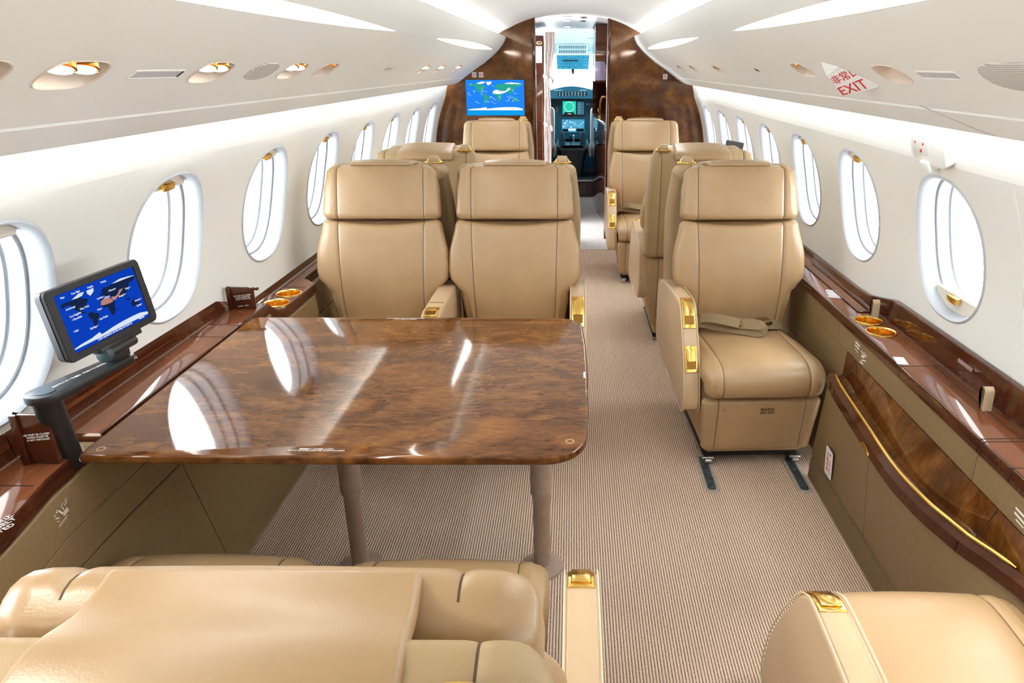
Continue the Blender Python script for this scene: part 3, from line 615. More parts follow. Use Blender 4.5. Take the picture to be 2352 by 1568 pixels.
d_ = (PB_ - PA).normalized(); q_ = d_.cross(Vector((0, 0, 1)))
P = []
for c_, a0, R in ((PA, 90, .036), (PB_, -90, .022)):
    for k in range(11):
        t = math.radians(a0 + 180 * k / 10); P.append(c_ + (-q_) * R * -math.sin(t) * -1 + d_ * R * math.cos(t))
mb = MB(); mb.loft([[p + Vector((0, 0, dz)) + (c_ - c_) for p in P] for dz in (-.010, .008)]); kid(mb.build('swing_arm', M_['black'], bevel=.003), mon)
mb = MB(); mb.lathe([(.020, .8545), (.020, .8555), (.014, .8562), (.006, .8562)], PA.x, PA.y, 24); kid(mb.build('pivot_cap', pk, angle=50), mon)
mb = MB(); mb.loft([[(-1.045 + (.0265) * math.cos(t * PI / 14), 1.330 + .0265 * math.sin(t * PI / 14), .838) for t in range(28)], [(-1.075 + .027 * math.cos(t * PI / 14), 1.392 + .027 * math.sin(t * PI / 14), .607) for t in range(28)]]); kid(mb.build('post', M_['black'], angle=40), mon)
mb = MB(); mb.lathe([(.019, .8401), (.019, .885), (.014, .888)], PB_.x - .004, PB_.y - .022, 20); mb.box(PB_.x - .022, PB_.x + .016, PB_.y - .045, PB_.y + .004, .849, .872); kid(mb.build('neck', M_['black'], bevel=.002), mon)
kid(text('lettering', '収納時はモニターを畳む  PUSH TO SWIVEL', frame(PA + d_ * .085 + Vector((0, 0, .0086)), d_, (-1, 0, 0)), .0085, M_['paper']), mon)
kid(text('lettering', 'PULL', frame(PB_ + d_ * .002 + Vector((.021, 0, .0)), d_, (0, 0, 1)), .010, M_['paper']), mon)

for x, lab in ((.566, 'left'), (.912, 'right')):
    t = thing('floor_track_cover', 'dark floor track strip in front of the belted seat, %s one of two' % lab, 'floor track', (x, 2.4, 0), 0, 'floor tracks at the belted seat')
    mb = MB(); mb.loft([[(x + u * k, 2.42 + v * k2, z) for u, v in rrect(.030, .135, .028, 8)] for k, k2, z in ((1, 1, .0004), (.96, .99, .0016), (.6, .93, .0020))]); kid(mb.build('flange', noise_mat('worn_grey_edge', [(.4, (.36, .30, .25)), (.6, (.44, .37, .31))], 90, rough=.8), angle=50), t)
    mb = MB(); mb.loft([[(x + u * k, 2.425 + v, z) for u, v in rrect(.016, .122, .015, 8)] for k, z in ((1, .0016), (.95, .0045))]); kid(mb.build('strip', noise_mat('dark_track', [(.4, (.018, .028, .032)), (.6, (.07, .095, .105))], 70, rough=.45), angle=50), t)
# ------------------------------------------------------------------ cabin seats
def slab(path, Wt, T, r, rc=.02, crown=0, seams=(), g=.004, warp=None, post=None, rows=16, m=4):
    """Upholstered pad: path = (y, z) front line; Wt = [(fraction, half width)]; seams = functions fraction -> u."""
    pts = spl([(a, b) for a, b in path], 8); S = [0]
    for a, b in zip(pts, pts[1:]): S.append(S[-1] + (b - a).length)
    L = S[-1]
    def at(v):
        if v <= 0: i = 0
        elif v >= L: i = len(S) - 2
        else:
            i = 0
            while S[i + 1] < v: i += 1
        t = (pts[i + 1] - pts[i]) / max(1e-9, S[i + 1] - S[i]); p = pts[i] + t * (v - S[i]); t.normalize()
        return p, t
    def at_s(v):      # smoothed frame
        a, t0 = at(v - .006); b, t1 = at(v + .006); p, t = at(v); tt = (t0 + t1); tt.normalize(); return p, Vector((tt.y, -tt.x))
    rws = [(rc * (1 - math.cos(PI / 2 * k / 5)), rc * (1 - math.sin(PI / 2 * k / 5))) for k in range(6)]
    V = rws + [(rc + (L - 2 * rc) * k / rows, 0) for k in range(1, rows)] + [(L - a, b) for a, b in rws[::-1]]
    loops, core = [], None
    for v, ins in V:
        f = v / L; W = lerp(Wt, f) - ins; wf, wb = -ins, -T + ins; rr = max(.002, min(r, (wf - wb) / 2 - .001) - ins * .5)
        lp = []
        for k in range(5):
            a = PI * 1.5 - PI / 2 * k / 4 ; lp.append((-W + rr + rr * math.cos(a), wb + rr + rr * math.sin(a), 0))      # back-left corner
        for k in range(5):
            a = PI - PI / 2 * k / 4; lp.append((-W + rr + rr * math.cos(a), wf - rr + rr * math.sin(a), 0))
        bd = [-W + rr] + [max(-W + rr + .015, min(W - rr - .015, s_(f))) for s_ in seams] + [W - rr]
        cols, cr = [], []
        for i in range(len(bd) - 1):
            a, b = bd[i], bd[i + 1]; a2 = a + (.012 if i else 0); b2 = b - (.012 if i < len(bd) - 2 else 0)
            if i:
                cols += [(a + .0013, g), (a + .004, g * .45)]; 
            cols += [(a2 + (b2 - a2) * (k + (0 if i else 1)) / (m + 1), 0) for k in range(m + 1 if i else m)] + ([(b2, 0)] if i < len(bd) - 2 else [])
            if i < len(bd) - 2: cols += [(b - .004, g * .45), (b - .0013, g)]; cr.append(10 + len(cols) - 1)
        for u, dg in cols: lp.append((u, wf - dg + crown * (1 - (u / W) ** 2) * min(1, v / .05, (L - v) / .05), 0))
        for k in range(5):
            a = PI / 2 - PI / 2 * k / 4; lp.append((W - rr + rr * math.cos(a), wf - rr + rr * math.sin(a), 0))
        for k in range(5):
            a = -PI / 2 * k / 4; lp.append((W - rr + rr * math.cos(a), wb + rr + rr * math.sin(a), 0))
        core = cr; out = []
        for u, w_, _ in lp:
            vv = v + (warp(u / max(W, .01), f) if warp else 0); p, n = at_s(max(0.0, min(L, vv)))
            q = Vector((u, p.x + n.x * w_, p.y + n.y * w_)); out.append(post(q) if post else q)
        loops.append(out)
    mb = MB(); mb.loft(loops)
    n = len(loops[0])
    for i in range(len(mb.f) - 2):
        if (i % n) in core: mb.m[i] = 1
    return mb
def reclined(deg, y0=-.50, z0=.42):
    c, s_ = math.cos(math.radians(deg)), math.sin(math.radians(deg))
    return lambda q: Vector((q[0], y0 + (q[1] - y0) * c - (q[2] - z0) * s_, z0 + (q[1] - y0) * s_ * 1.0 + (q[2] - z0) * c))
ARM = [(-.735, .50), (-.725, .565), (-.69, .588), (-.58, .607), (-.42, .622), (-.28, .627), (-.240, .617), (-.205, .590), (-.162, .527), (-.135, .487), (-.087, .396), (-.062, .310), (-.060, .270), (-.078, .245), (-.13, .238), (-.35, .258), (-.66, .280), (-.715, .30), (-.735, .36)]
CARM = [(-.62, .56), (-.60, .600), (-.57, .613), (-.35, .618), (-.14, .618), (-.095, .606), (-.075, .575), (-.070, .46), (-.085, .40), (-.60, .40)]
def latch(arm, x, pts, hw=.0245):
    mb = MB(); P = spl(pts, 6); L = []
    def band(hw_, d0, d1, i0, i1, mb):
        L = []
        for i in range(i0, i1 + 1):
            t = (P[min(i + 1, len(P) - 1)] - P[max(i - 1, 0)]).normalized(); n = Vector((-t.y, t.x))
            if n.y < 0: n = -n
            a, b = P[i] + n * d0, P[i] + n * d1
            L.append([(x - hw_, a.x, a.y), (x + hw_, a.x, a.y), (x + hw_, b.x, b.y), (x - hw_, b.x, b.y)])
        mb.loft(L)
    n = len(P) - 1
    band(hw, -.004, .0032, 0, n, mb); o = mb.build('latch_frame', M_['gold'], arm, bevel=.0022, angle=50)
    mb = MB(); band(hw * .74, 0, .0042, 2, n - 2, mb); mb.build('latch_gap', M_['gold_d'], arm)
    mb = MB(); band(hw * .70, 0, .0068, 2, n - 5, mb); mb.build('latch_paddle', M_['gold'], arm, bevel=.0015, angle=50)
def make_seat(arms=(('aisle', 1),), recline=0, tab=1, belt=0, words=False, hw=1.0, ax=.2625, sh=0.0, ext=0.0):
    """Faces +y, cushion front at y = 0. Sides are +1 / -1 along local x."""
    root = empty('cabin_seat'); P = reclined(recline); Lm = [M_['leather'], M_['seam']]; S2 = [M_['leather2'], M_['seam']]
    sm = [lambda f: -.165 - .013 * f, lambda f: .165 + .013 * f]
    slab([(-.475, .405), (-.462, .50), (-.457, .60), (-.474, .72), (-.508, .84), (-.522, .888)], [(0, .205), (.38, .226), (.44, .250), (.50, .272), (.56, .277), (.68, .275), (1, .247)], .075, .03, .022, .010, sm, .0045,
         warp=lambda u, f: -.021 * (1 - u * u) * f, post=P, rows=34).build('backrest', Lm, root, angle=70)
    slab([(-.521, .890), (-.536, .94), (-.556, 1.01), (-.577, 1.075), (-.588, 1.104)], [(0, .246), (.5, .240 * (.5 + .5 * hw)), (.85, .228 * hw), (1, .214 * hw)], .080, .03, .030, .010, [lambda f: -.178, lambda f: .178], .0045,
         warp=lambda u, f: -.021 * (1 - u * u) * (1 - f), post=P, rows=12).build('headrest', Lm, root, angle=70)
    slab([(-.592, 1.105), (-.640, 1.109), (-.690, 1.103 + sh * .8), (-.745, 1.094 + sh), (-.785, 1.080 + sh), (-.800, 1.050 + sh)], [(0, .128 * (2 * hw - 1) ** .6), (1, .142 * (2 * hw - 1) ** .6)], .020, .009, .009, .006, (), post=P, rows=14).build('head_pad', Lm, root, angle=70)
    slab([(-.668, 1.088 + sh), (-.730, 1.086 + sh), (-.768, 1.066 + sh), (-.783, .96), (-.782, .75), (-.768, .535)], [(0, .236 * hw), (.12, .256 * hw), (.5, .276), (1, .272)], .075, .035, .02, .004, [lambda f: -.205, lambda f: .205], .0035, post=P, rows=20).build('back_shell', S2, root, angle=70)
    slab([(-.752, .522), (-.745, .38), (-.720, .22), (-.690, .115)], [(0, .262), (.6, .25), (1, .22)], .09, .03, .02, .003, [lambda f: -.19, lambda f: .19], .0035, rows=10).build('lower_shell', S2, root, angle=70)
    slab([(-.004 + ext, .318), (.010 + ext, .360), (.004 + ext, .402), (-.028 + ext, .434), (-.10 + ext, .446), (-.25, .440), (-.42, .430), (-.505, .425)], [(0, .222), (.3, .232), (.6, .228), (1, .212)], .085, .035, .022, .010, [lambda f: -.160 - .008 * f, lambda f: .160 + .008 * f], .0045, rows=30).build('seat_cushion', Lm, root, angle=70)
    slab([(-.052, .078), (-.036, .19), (-.020, .305)], [(0, .212), (1, .228)], .045, .022, .018, .004, [lambda f: -.165, lambda f: .165], .004, rows=10).build('leg_rest', Lm, root, angle=70)
    mb = MB(); mb.loft([[(x * k, y, z) for x, y in ((-1, -.075), (1, -.075), (1, -.66), (-1, -.66))] for z, k in ((.055, .195), (.30, .222), (.40, .215))]); mb.build('base', M_['leather2'], root, bevel=.02, seg=3)
    mb = MB(); mb.box(-.19, .19, -.62, -.11, .022, .07); mb.build('base_plinth', M_['blk2'], root, bevel=.006)
    for x in (-.174, .174):
        mb = MB(); mb.tube([(x - .012, -.085, .016), (x + .012, -.085, .016)], .0115, 12); mb.tube([(x - .022, -.090, .026), (x + .022, -.090, .026)], .007, 10); mb.box(x - .014, x + .014, -.60, -.09, .0, .03); mb.build('track_fitting', M_['steel'], root, angle=40)
    for kind, sd in arms:
        if kind == 'aisle':
            x = sd * ax; mb = MB(); Q = spl(ARM, 3, closed=True); mb.prism([(p.x, p.y) for p in Q], x - .032, x + .032, lambda u, v, t: (t, u, v))
            a = mb.build('armrest', M_['arm'], root, bevel=.011, seg=3, angle=40)
            latch(a, x, [(-.290, .6265), (-.245, .618), (-.205, .590), (-.172, .543)]); latch(a, x, [(-.135, .487), (-.110, .440), (-.087, .396)])
            for e in (-.0245, .0245):
                mb = MB(); mb.tube([(x + e * 1.22, p.x, p.y) for p in inset([(p.x, p.y) for p in Q], .0035) for p in [Vector(p)]], .0016, 5, closed=True); mb.build('stitching', M_['stitch'], a)
        else:
            x = sd * .288; mb = MB(); mb.prism(CARM, x - .038, x + .038, lambda u, v, t: (t, u, v)); a = mb.build('armrest', M_['arm'], root, bevel=.012, seg=3, angle=40)
            latch(a, x, [(-.175, .618), (-.140, .618), (-.100, .610)], .026)
            mb = MB(); mb.tube([(x - .0385, -.24, .60), (x - .0385 + .011, -.24, .6185), (x + .0385 - .011, -.24, .6185), (x + .0385, -.24, .60)], .0013, 5); mb.build('seam', M_['seam'], a)
    if tab:
        x = tab * .195; mb = MB(); G = [P(Vector((x + .036 * math.cos(t), -.738 + .022 * math.sin(t), 1.090 + sh))) for t in [2 * PI * k / 24 for k in range(24)]]; mb.tube(G, .0045, 8, closed=True)
        mb.loft([[g_ + Vector((0, 0, d)) for g_ in G] for d in (-.004, .001)]); h = mb.build('hook_plate', M_['gold'], root, angle=40)
        for e in (-.025, .025):
            mb = MB(); mb.tube([P(Vector((x + e, -.738, 1.086 + sh))), P(Vector((x + e * 1.05, -.740, 1.098 + sh))), P(Vector((x + e * .8, -.743, 1.108 + sh)))], [.0045, .0045, .0035], 8); mb.build('hook', M_['gold'], h, angle=60)
        mb = MB(); mb.loft([[P(Vector((x + u, -.738 + v, z + sh))) for u, v in rrect(.022 * k, .011 * k, .005)] for z, k in ((1.074, .9), (1.086, 1), (1.108, 1.0), (1.117, .9))]); mb.build('grip', M_['gripl'], h, angle=50)
    if belt:
        b = belt
        def ribbon(pts, w_, nm, mm, par):
            Q = spl(pts, 6); L = []
            for i, p in enumerate(Q):
                t = (Q[min(i + 1, len(Q) - 1)] - Q[max(0, i - 1)]).normalized(); sd_ = Vector((0, .75, .66)).cross(t); sd_ = sd_.normalized() if sd_.length > .05 else Vector((0, 1, 0)); n = t.cross(sd_)
                L.append([p + sd_ * a * w_ + n * c for a, c in ((-1, -.0013), (1, -.0013), (1, .0013), (-1, .0013))])
            mb = MB(); mb.loft(L); return mb.build(nm, mm, par, angle=40)
        sb_ = ribbon([(.225 * b, -.470, .448), (.18 * b, -.440, .474), (.10 * b, -.405, .472), (.0 * b, -.360, .468), (-.050 * b, -.335, .466), (-.070 * b, -.330, .478), (-.050 * b, -.345, .492), (.03 * b, -.385, .486), (.11 * b, -.425, .488), (.17 * b, -.455, .478)], .024, 'seat_belt', M_['webbing'], root)
        ribbon([(.165 * b, -.420, .500), (.12 * b, -.400, .506), (.06 * b, -.375, .500), (.015 * b, -.360, .494)], .022, 'strap_end', M_['webbing'], sb_)
        ribbon([(-.075 * b, -.400, .470), (-.13 * b, -.430, .462), (-.20 * b, -.470, .445)], .022, 'strap_end', M_['webbing'], sb_)
        bk = mat('bronze_buckle', (.30, .20, .085), .35, 1)
        mb = MB(); mb.box(-.030, .030, -.024, .024, 0, .020, 0, Matrix.Translation((-.092 * b, -.392, .478)) @ Matrix.Rotation(.35 * b, 4, 'Z') @ Matrix.Rotation(-.12, 4, 'X')); mb.build('buckle', bk, sb_, bevel=.004)
        mb = MB(); mb.box(-.022, .022, -.010, .010, 0, .004, 0, Matrix.Translation((.02 * b, -.372, .487)) @ Matrix.Rotation(-.35 * b, 4, 'Z')); mb.build('belt_tongue', M_['gold'], sb_, bevel=.001)
    if words:
        text('lettering', '救命胴衣\nLIFE VEST', frame((-.02, -.0205, .262), (-1, 0, 0), (0, .07, 1)), .0135, M_['darkp'], root)
        text('lettering', '*', frame((.145, -.0205, .268), (-1, 0, 0), (0, .07, 1)), .02, M_['darkp'], root)
    return root
def put(o, x, y, back, label, group):
    o.location = (x, y, 0); o.rotation_euler = (0, 0, PI if back else 0); tag(o, label, 'seat', group); return o
G_ = 'tan leather cabin seats'
put(make_seat((('aisle', 1),), 0, 1, 1, True), .758, 2.415, True, 'tan leather seat with seat belt across its cushion beside the right cup holders', G_).rotation_euler.z = PI + .048
put(make_seat((('aisle', -1), ('centre', 1)), 0, -1), -.200, 2.415, True, 'tan leather seat facing the table, on the aisle side of the pair', G_)
put(make_seat((), 0, -1), -.752, 2.415, True, 'tan leather seat facing the table, between the ledge cup holders and the aisle seat', G_)
R3 = put(make_seat((('aisle', 1),), 0, 1, 1), .584, 4.96, True, 'tan leather seat against the front bulkhead right of the doorway', G_)
put(make_seat((('aisle', -1),), 0, -1), -.535, 4.96, True, 'tan leather seat under the wall screen on the front bulkhead', G_)
L2 = put(make_seat((('aisle', 1),), 2, 1), -.700, 4.48, False, 'tan leather seat seen from behind at left, gold hook on top', G_)
put(make_seat((('aisle', -1),), 2, -1), .690, 4.48, False, 'tan leather seat seen from behind at right, back to back with the belted seat', G_)
put(make_seat((('aisle', 1),), 15.5, 1, hw=1.10, ax=.296, sh=.038, ext=.045), -.238, 1.306, False, 'nearest tan leather seat, its wide headrest seen from above at bottom left', G_)
put(make_seat((), 18, 0, ext=.065), -.772, 1.300, False, 'tan leather seat in the lower left corner next to the left cabinet', G_)
put(make_seat((('aisle', -1),), 34, -1), .742, 1.250, False, 'pale lit leather seat cushion and armrest in the lower right corner', G_)
# ------------------------------------------------------------------ overhead panel fittings
dish_m = noise_mat('peach_dish', [(.3, (.74, .62, .52)), (.7, (.78, .66, .56))], 6, rough=.35)  # peach stands in for the warm lamp glow inside the dish
off_m = mat('unlit_lens', (.55, .47, .36), .2)
def reading_light(s, y, z, label, lit, barrel=True):
    t = thing('reading_light', label, 'light', psu_at(s, y, z)[0], 0, 'reading lights in the overhead panels'); Mf = psu_frame(s, y, z)
    mb = MB(); R = lambda k, dz, dv=0: [Mf @ Vector((u * k, v * k + dv, dz)) for u, v in CUP]
    mb.loft([R(1.05, .0002), R(1.03, .0025), R(.985, .001), R(.95, -.012), R(.88, -.034, .002), R(.70, -.050, .004)], cap0=False, cap1=True)
    kid(mb.build('dish', dish_m, angle=50), t)
    if barrel:
        for u0 in (-.026, .030) if lit else (.01,):
            a, b = Mf @ Vector((u0, .034, -.046)), Mf @ Vector((u0 + s * .017, .012, -.001)); mb = MB(); d = (b - a).normalized()
            mb.tube([a, b - d * .002, b, b - d * .003], [.024, .024, .022, .018], 24); o = kid(mb.build('barrel', M_['gold'], angle=40), t)
            mb = MB(); mb.tube([b - d * .0005, b + d * .0012], .0185, 24); kid(mb.build('lamp', M_['down'] if lit else off_m, angle=40), t)
    return t
LL = ['aft lit gold reading light in the left overhead panel behind the nearest seat', 'lit gold reading light in the left overhead panel above the nearest seat', 'lit gold reading light cut off by the left picture edge', 'large lit gold reading light nearest the left edge of the overhead panel', 'lit gold reading light between the left sign plate and the speaker grille', 'lit gold reading light just forward of the left speaker grille', 'lit gold reading light paired behind the one past the left speaker',
      'first of three far left reading lights beyond the small slot plate', 'middle of the three far left reading lights', 'farthest left reading light nearest the front bulkhead']
for i, (y, z) in enumerate(CUPS[-1]): reading_light(-1, y, z, LL[i], i not in (6,))  # first two are out of view, added to light the near seats
LR = ['aft lit gold reading light in the right overhead panel', 'lit gold reading light in the right overhead panel above the lower right seat', 'unlit oval reading light recess between the exit sign and the right sign plate', 'oval recess with gold barrel just forward of the exit sign', 'nearest of three far right reading light recesses', 'middle of the three far right reading light recesses', 'farthest right reading light recess nearest the bulkhead']
for i, (y, z) in enumerate(CUPS[1]): reading_light(1, y, z, LR[i], i < 2, i != 2)  # leading pair is unseen, added for light on the near seats
def spot(s, y, target, power, angle, blend, col=(1, .95, .87)):          # beam of a reading light; the unseen aft ones are added brightening
    ld = bpy.data.lights.new('reading_beam', 'SPOT'); ld.energy = power; ld.spot_size = math.radians(angle); ld.spot_blend = blend; ld.color = col; ld.shadow_soft_size = .04
    o = bpy.data.objects.new('reading_beam', ld); C.objects.link(o); p = psu_at(s, y, 1.462, .006)[0]; o.location = p
    o.rotation_euler = (Vector(target) - p).to_track_quat('-Z', 'Y').to_euler()
spot(1, .80, (.82, .98, .45), 30, 52, .8); spot(1, 1.80, (.80, 2.56, .44), 26, 11, .9); spot(1, -.10, (.75, .55, .8), 12, 60, .9)  # first and last beams come from the added unseen lamps
spot(-1, .45, (-.25, .50, 1.05), 7, 80, 1.0); spot(-1, -.20, (-.30, .35, 1.05), 10, 80, 1.0); spot(-1, .985, (-.12, .9, .6), 9, 60, .9)  # first two beams are added to brighten the nearest seat
for s, side in ((-1, 'left'), (1, 'right')):
    for i, (y, z) in enumerate(LENSES[s]):
        Mf = psu_frame(s, y, z, -.004); mb = MB(); mb.loft([[Mf @ Vector((u * .998, v * .97, dz)) for u, v in LENS[1:]] for dz in (-.006, .0)])
        tag(mb.build('light_panel', M_['lens'], angle=40), '%s long tapered white light panel in the %s overhead panel' % (('near', 'far')[i], side), 'light', 'tapered ceiling lights')
def dots_mat():
    m = mat('speaker_mesh', (.7, .7, .66), .6); b = m.node_tree.nodes['Principled BSDF']; tc = N(m, 'ShaderNodeTexCoord'); sp = N(m, 'ShaderNodeSeparateXYZ'); ln(m, tc.outputs['Object'], sp.inputs[0]); o = []
    for ax, off in (('X', 0), ('Y', 0)):
        k = N(m, 'ShaderNodeMath', operation='MULTIPLY'); ln(m, sp.outputs[ax], k.inputs[0]); k.inputs[1].default_value = 2 * PI / .0056
        q = N(m, 'ShaderNodeMath', operation='COSINE'); ln(m, k.outputs[0], q.inputs[0]); o.append(q)
    p = N(m, 'ShaderNodeMath', operation='ADD'); ln(m, o[0].outputs[0], p.inputs[0]); ln(m, o[1].outputs[0], p.inputs[1])
    cr = N(m, 'ShaderNodeValToRGB'); cr.color_ramp.elements[0].position = .62; cr.color_ramp.elements[0].color = (.72, .72, .68, 1); cr.color_ramp.elements[1].position = .74; cr.color_ramp.elements[1].color = (.17, .17, .16, 1)
    mr = N(m, 'ShaderNodeMapRange'); mr.inputs[1].default_value = -2; mr.inputs[2].default_value = 2; ln(m, p.outputs[0], mr.inputs[0]); ln(m, mr.outputs[0], cr.inputs[0]); ln(m, cr.outputs[0], b.inputs['Base Color']); return m
M_['mesh'] = dots_mat()
for s, y, z, a, b_, lab in ((-1, 1.955, 1.466, .078, .037, 'dotted oval speaker grille in the left overhead panel'), (1, 1.245, 1.461, .150, .044, 'large dotted speaker grille at the right edge of the overhead panel')):
    mb = MB(); P = sell(a, b_, 2.6, 48); mb.loft([[(u, v, -.003) for u, v in P], [(u, v, .001) for u, v in P], [(u * .975, v * .95, .0028) for u, v in P]])
    o = mb.build('speaker_grille', M_['mesh'], angle=40); o.matrix_world = psu_frame(s, y, z); tag(o, lab, 'speaker')
for s, y, z, lab in ((-1, 1.463, 1.4645, 'narrow grey sign plate in the left overhead panel between two reading lights'), (1, 1.568, 1.4615, 'narrow grey sign plate in the right overhead panel beside the speaker')):
    t = thing('sign_plate', lab, 'sign', psu_at(s, y, z)[0], 0, 'dark cabin sign plates'); Mf = psu_frame(s, y, z)
    mb = MB(); mb.loft([[Mf @ Vector((u * k, v * k2, dz)) for u, v in rrect(.088, .0135, .002, 2)] for k, k2, dz in ((1, 1, -.002), (1, 1, .002), (.975, .84, .0025), (.97, .82, .0005))]); kid(mb.build('frame', M_['panel'], angle=30), t)
    mb = MB(); mb.add([Mf @ Vector((u, v, .0008)) for u, v in rrect(.0853, .011, .001, 2)], [tuple(range(12))]); kid(mb.build('sign_face', mat('smoked_sign_face', (.56, .57, .60), .25)), t)
    mb = MB(); e = .084 * (1 if s < 0 else 1); mb.box(e - .0015, e + .0015, -.010, .010, .0006, .0022, 0, Mf); kid(mb.build('edge_gap', M_['blk2']), t)
mb = MB(); Mf = psu_frame(-1, 3.30, 1.466); plate(mb, Mf, .055, .010, .002, .003); tag(mb.build('slot_plate', mat('slot_grey', (.60, .58, .53), .5)), 'small grey slot plate between the near and far left reading lights', 'plate')
Mf = psu_frame(1, 3.10, 1.463); t = thing('air_outlet', 'small dark oval air outlet in the right overhead panel', 'air vent', psu_at(1, 3.10, 1.463)[0])
mb = MB(); mb.loft([[Mf @ Vector((u * k, v * k, dz)) for u, v in sell(.038, .0135, 2.4, 24)] for k, dz in ((1, -.001), (1, .002), (.86, .0025), (.8, .001))]); kid(mb.build('rim', M_['psu'], angle=40), t)
mb = MB(); mb.add([Mf @ Vector((u, v, .0014)) for u, v in sell(.031, .011, 2.4, 24)], [tuple(range(24))]); kid(mb.build('opening', mat('bronze_opening', (.10, .055, .02), .4, .6)), t)
for s, pts in ((1, [(1.86, 1.388), (1.70, 1.345), (1.655, 1.334)]),):
    mb = MB(); mb.tube([psu_at(s, y, z, .0004)[0] for y, z in pts], .0011, 5); tag(mb.build('trim_5', mat('panel_joint', (.42, .40, .36), .7)), kind='structure')
mb = MB(); mb.tube([wall_pt(1, 1.713 + .012 * k / 9, 1.31 - .60 * k / 9, -.0005) for k in range(10)], .003, 6); tag(mb.build('trim_6', M_['panel']), kind='structure')

# drop-down exit sign
ex = thing('exit_sign', 'white drop-down exit sign with red letters hanging from the right overhead panel', 'sign', (.77, 2.1, 1.49))
A, B, D, Cc = Vector((.755, 2.160, 1.451)), Vector((.780, 2.030, 1.489)), Vector((.799, 2.120, 1.398)), Vector((.832, 1.972, 1.427))
Me = frame((A + B + Cc + D) / 4, (B - A) + (Cc - D), (A - D) + (B - Cc)); nz_ = Me.to_3x3() @ Vector((0, 0, -.005))
mb = MB(); mb.loft([[p for p in (A, B, Cc, D)], [p + nz_ for p in (A, B, Cc, D)]]); kid(mb.build('sign_board', M_['white'], bevel=.0015, angle=30), ex)
mb = MB(); q = [A + Vector((-.014, .03, .042)), B + Vector((-.012, .015, .008)), B, A]; mb.loft([q, [p + nz_ for p in q]]); kid(mb.build('hinge_flap', M_['panel'], angle=30), ex)
for s_, bx in (('非常口', (.03, .86, .10, .44)), ('EXIT', (.0, .80, .58, .93))): kid(quad_text('lettering', s_, (A, B, Cc, D), bx, M_['red'], None), ex)

# exit handle cover on the right wall
hc = thing('exit_handle_cover', 'white moulded exit handle cover with placard under the right overhead panel', 'cover', (1.04, 2.10, 1.26))
q = [(2.205, 1.315), (1.995, 1.318), (1.985, 1.232), (2.01, 1.222), (2.17, 1.225), (2.205, 1.25)]
mb = MB(); mb.loft([[wall_pt(1, y, z, -d) for y, z in q] for d in (-.004, .026)]); kid(mb.build('cover', M_['panel'], bevel=.006, seg=3, angle=40), hc)
mb = MB(); mb.loft([[wall_pt(1, y, z, -d) for y, z in ((2.195, 1.308), (2.09, 1.308), (2.085, 1.252), (2.175, 1.25))] for d in (.026, .0285)]); pl_ = kid(mb.build('placard', M_['white'], bevel=.001), hc)
for y, z, r in ((2.165, 1.286, .0035), (2.115, 1.284, .004), (2.13, 1.264, .0055)):
    mb = MB(); p = wall_pt(1, y, z, -.029); mb.tube([p, p + Vector((-.001, 0, 0))], r, 10); kid(mb.build('red_mark', M_['red']), hc)
mb = MB(); mb.loft([[wall_pt(1, y, z, -d) for y, z in ((2.135, 1.236), (2.085, 1.236), (2.075, 1.208), (2.125, 1.206))] for d in (.004, .034)]); kid(mb.build('finger_tab', M_['panel'], bevel=.004), hc)

# ------------------------------------------------------------------ front bulkhead fittings
wm = thing('wall_screen', 'flat wall screen with bright world map on the left front bulkhead', 'screen', (-.6235, YF, 1.22))
Mw = frame((-.6235, YF - .0145, 1.2195), (1, 0, 0), (0, 0, 1)); ww, wh = .2465, .1425
mb = MB(); plate(mb, Mw @ Matrix.Translation((0, 0, -.0145)), ww + .002, wh + .002, .014, .004); kid(mb.build('housing', mat('blue_bezel', (.01, .14, .42), .3), angle=40), wm)
mb = MB(); mb.add([Mw @ Vector((u, v, .0003)) for u, v in ((-ww, -wh), (ww, -wh), (ww, wh), (-ww, wh))], [(0, 1, 2, 3)]); kid(mb.build('bezel_glow', emis('screen_border', (.01, .20, .75), 1.0)), wm)
mb = MB(); mb.add([Mw @ Vector((u, v, .0008)) for u, v in ((-ww + .008, -wh + .040), (ww - .008, -wh + .040), (ww - .008, wh - .008), (-ww + .008, wh - .008))], [(0, 1, 2, 3)]); kid(mb.build('screen', emis('sea_blue', (.012, .17, .80), 1.0)), wm)
mb = MB(); mb.add([Mw @ Vector((u, v, .0008)) for u, v in ((-ww + .004, -wh + .003), (ww - .004, -wh + .003), (ww - .004, -wh + .037), (-ww + .004, -wh + .037))], [(0, 1, 2, 3)]); kid(mb.build('status_bar', emis('bar_blue', (.004, .26, .62), .95)), wm)
add_map(wm, Mw @ Matrix.Translation((0, .016, .0012)), ww - .010, wh - .025, (emis('land_green', (.02, .28, .20), 1), emis('desert_white', (.80, .88, .86), 1.05), emis('ice_white', (.88, .95, 1.0), 1.05)), d=.0004)
mb = MB(); random.seed(11)
for k in range(26):
    x, y = random.uniform(-.22, .22), random.uniform(-.05, .10); P = spl([(x, y), (x + random.uniform(-.02, .03), y + random.uniform(-.02, .015)), (x + random.uniform(0, .05), y + random.uniform(-.03, .02))], 5)
    strip(Mw @ Matrix.Translation((0, .016, .0022)), [(max(-.235, min(.235, p.x)), max(-.085, min(.105, p.y))) for p in P], random.uniform(.0015, .004), mb)
kid(mb.build('cloud_streaks', emis('cloud', (.42, .66, .95), .8), recalc=False), wm)
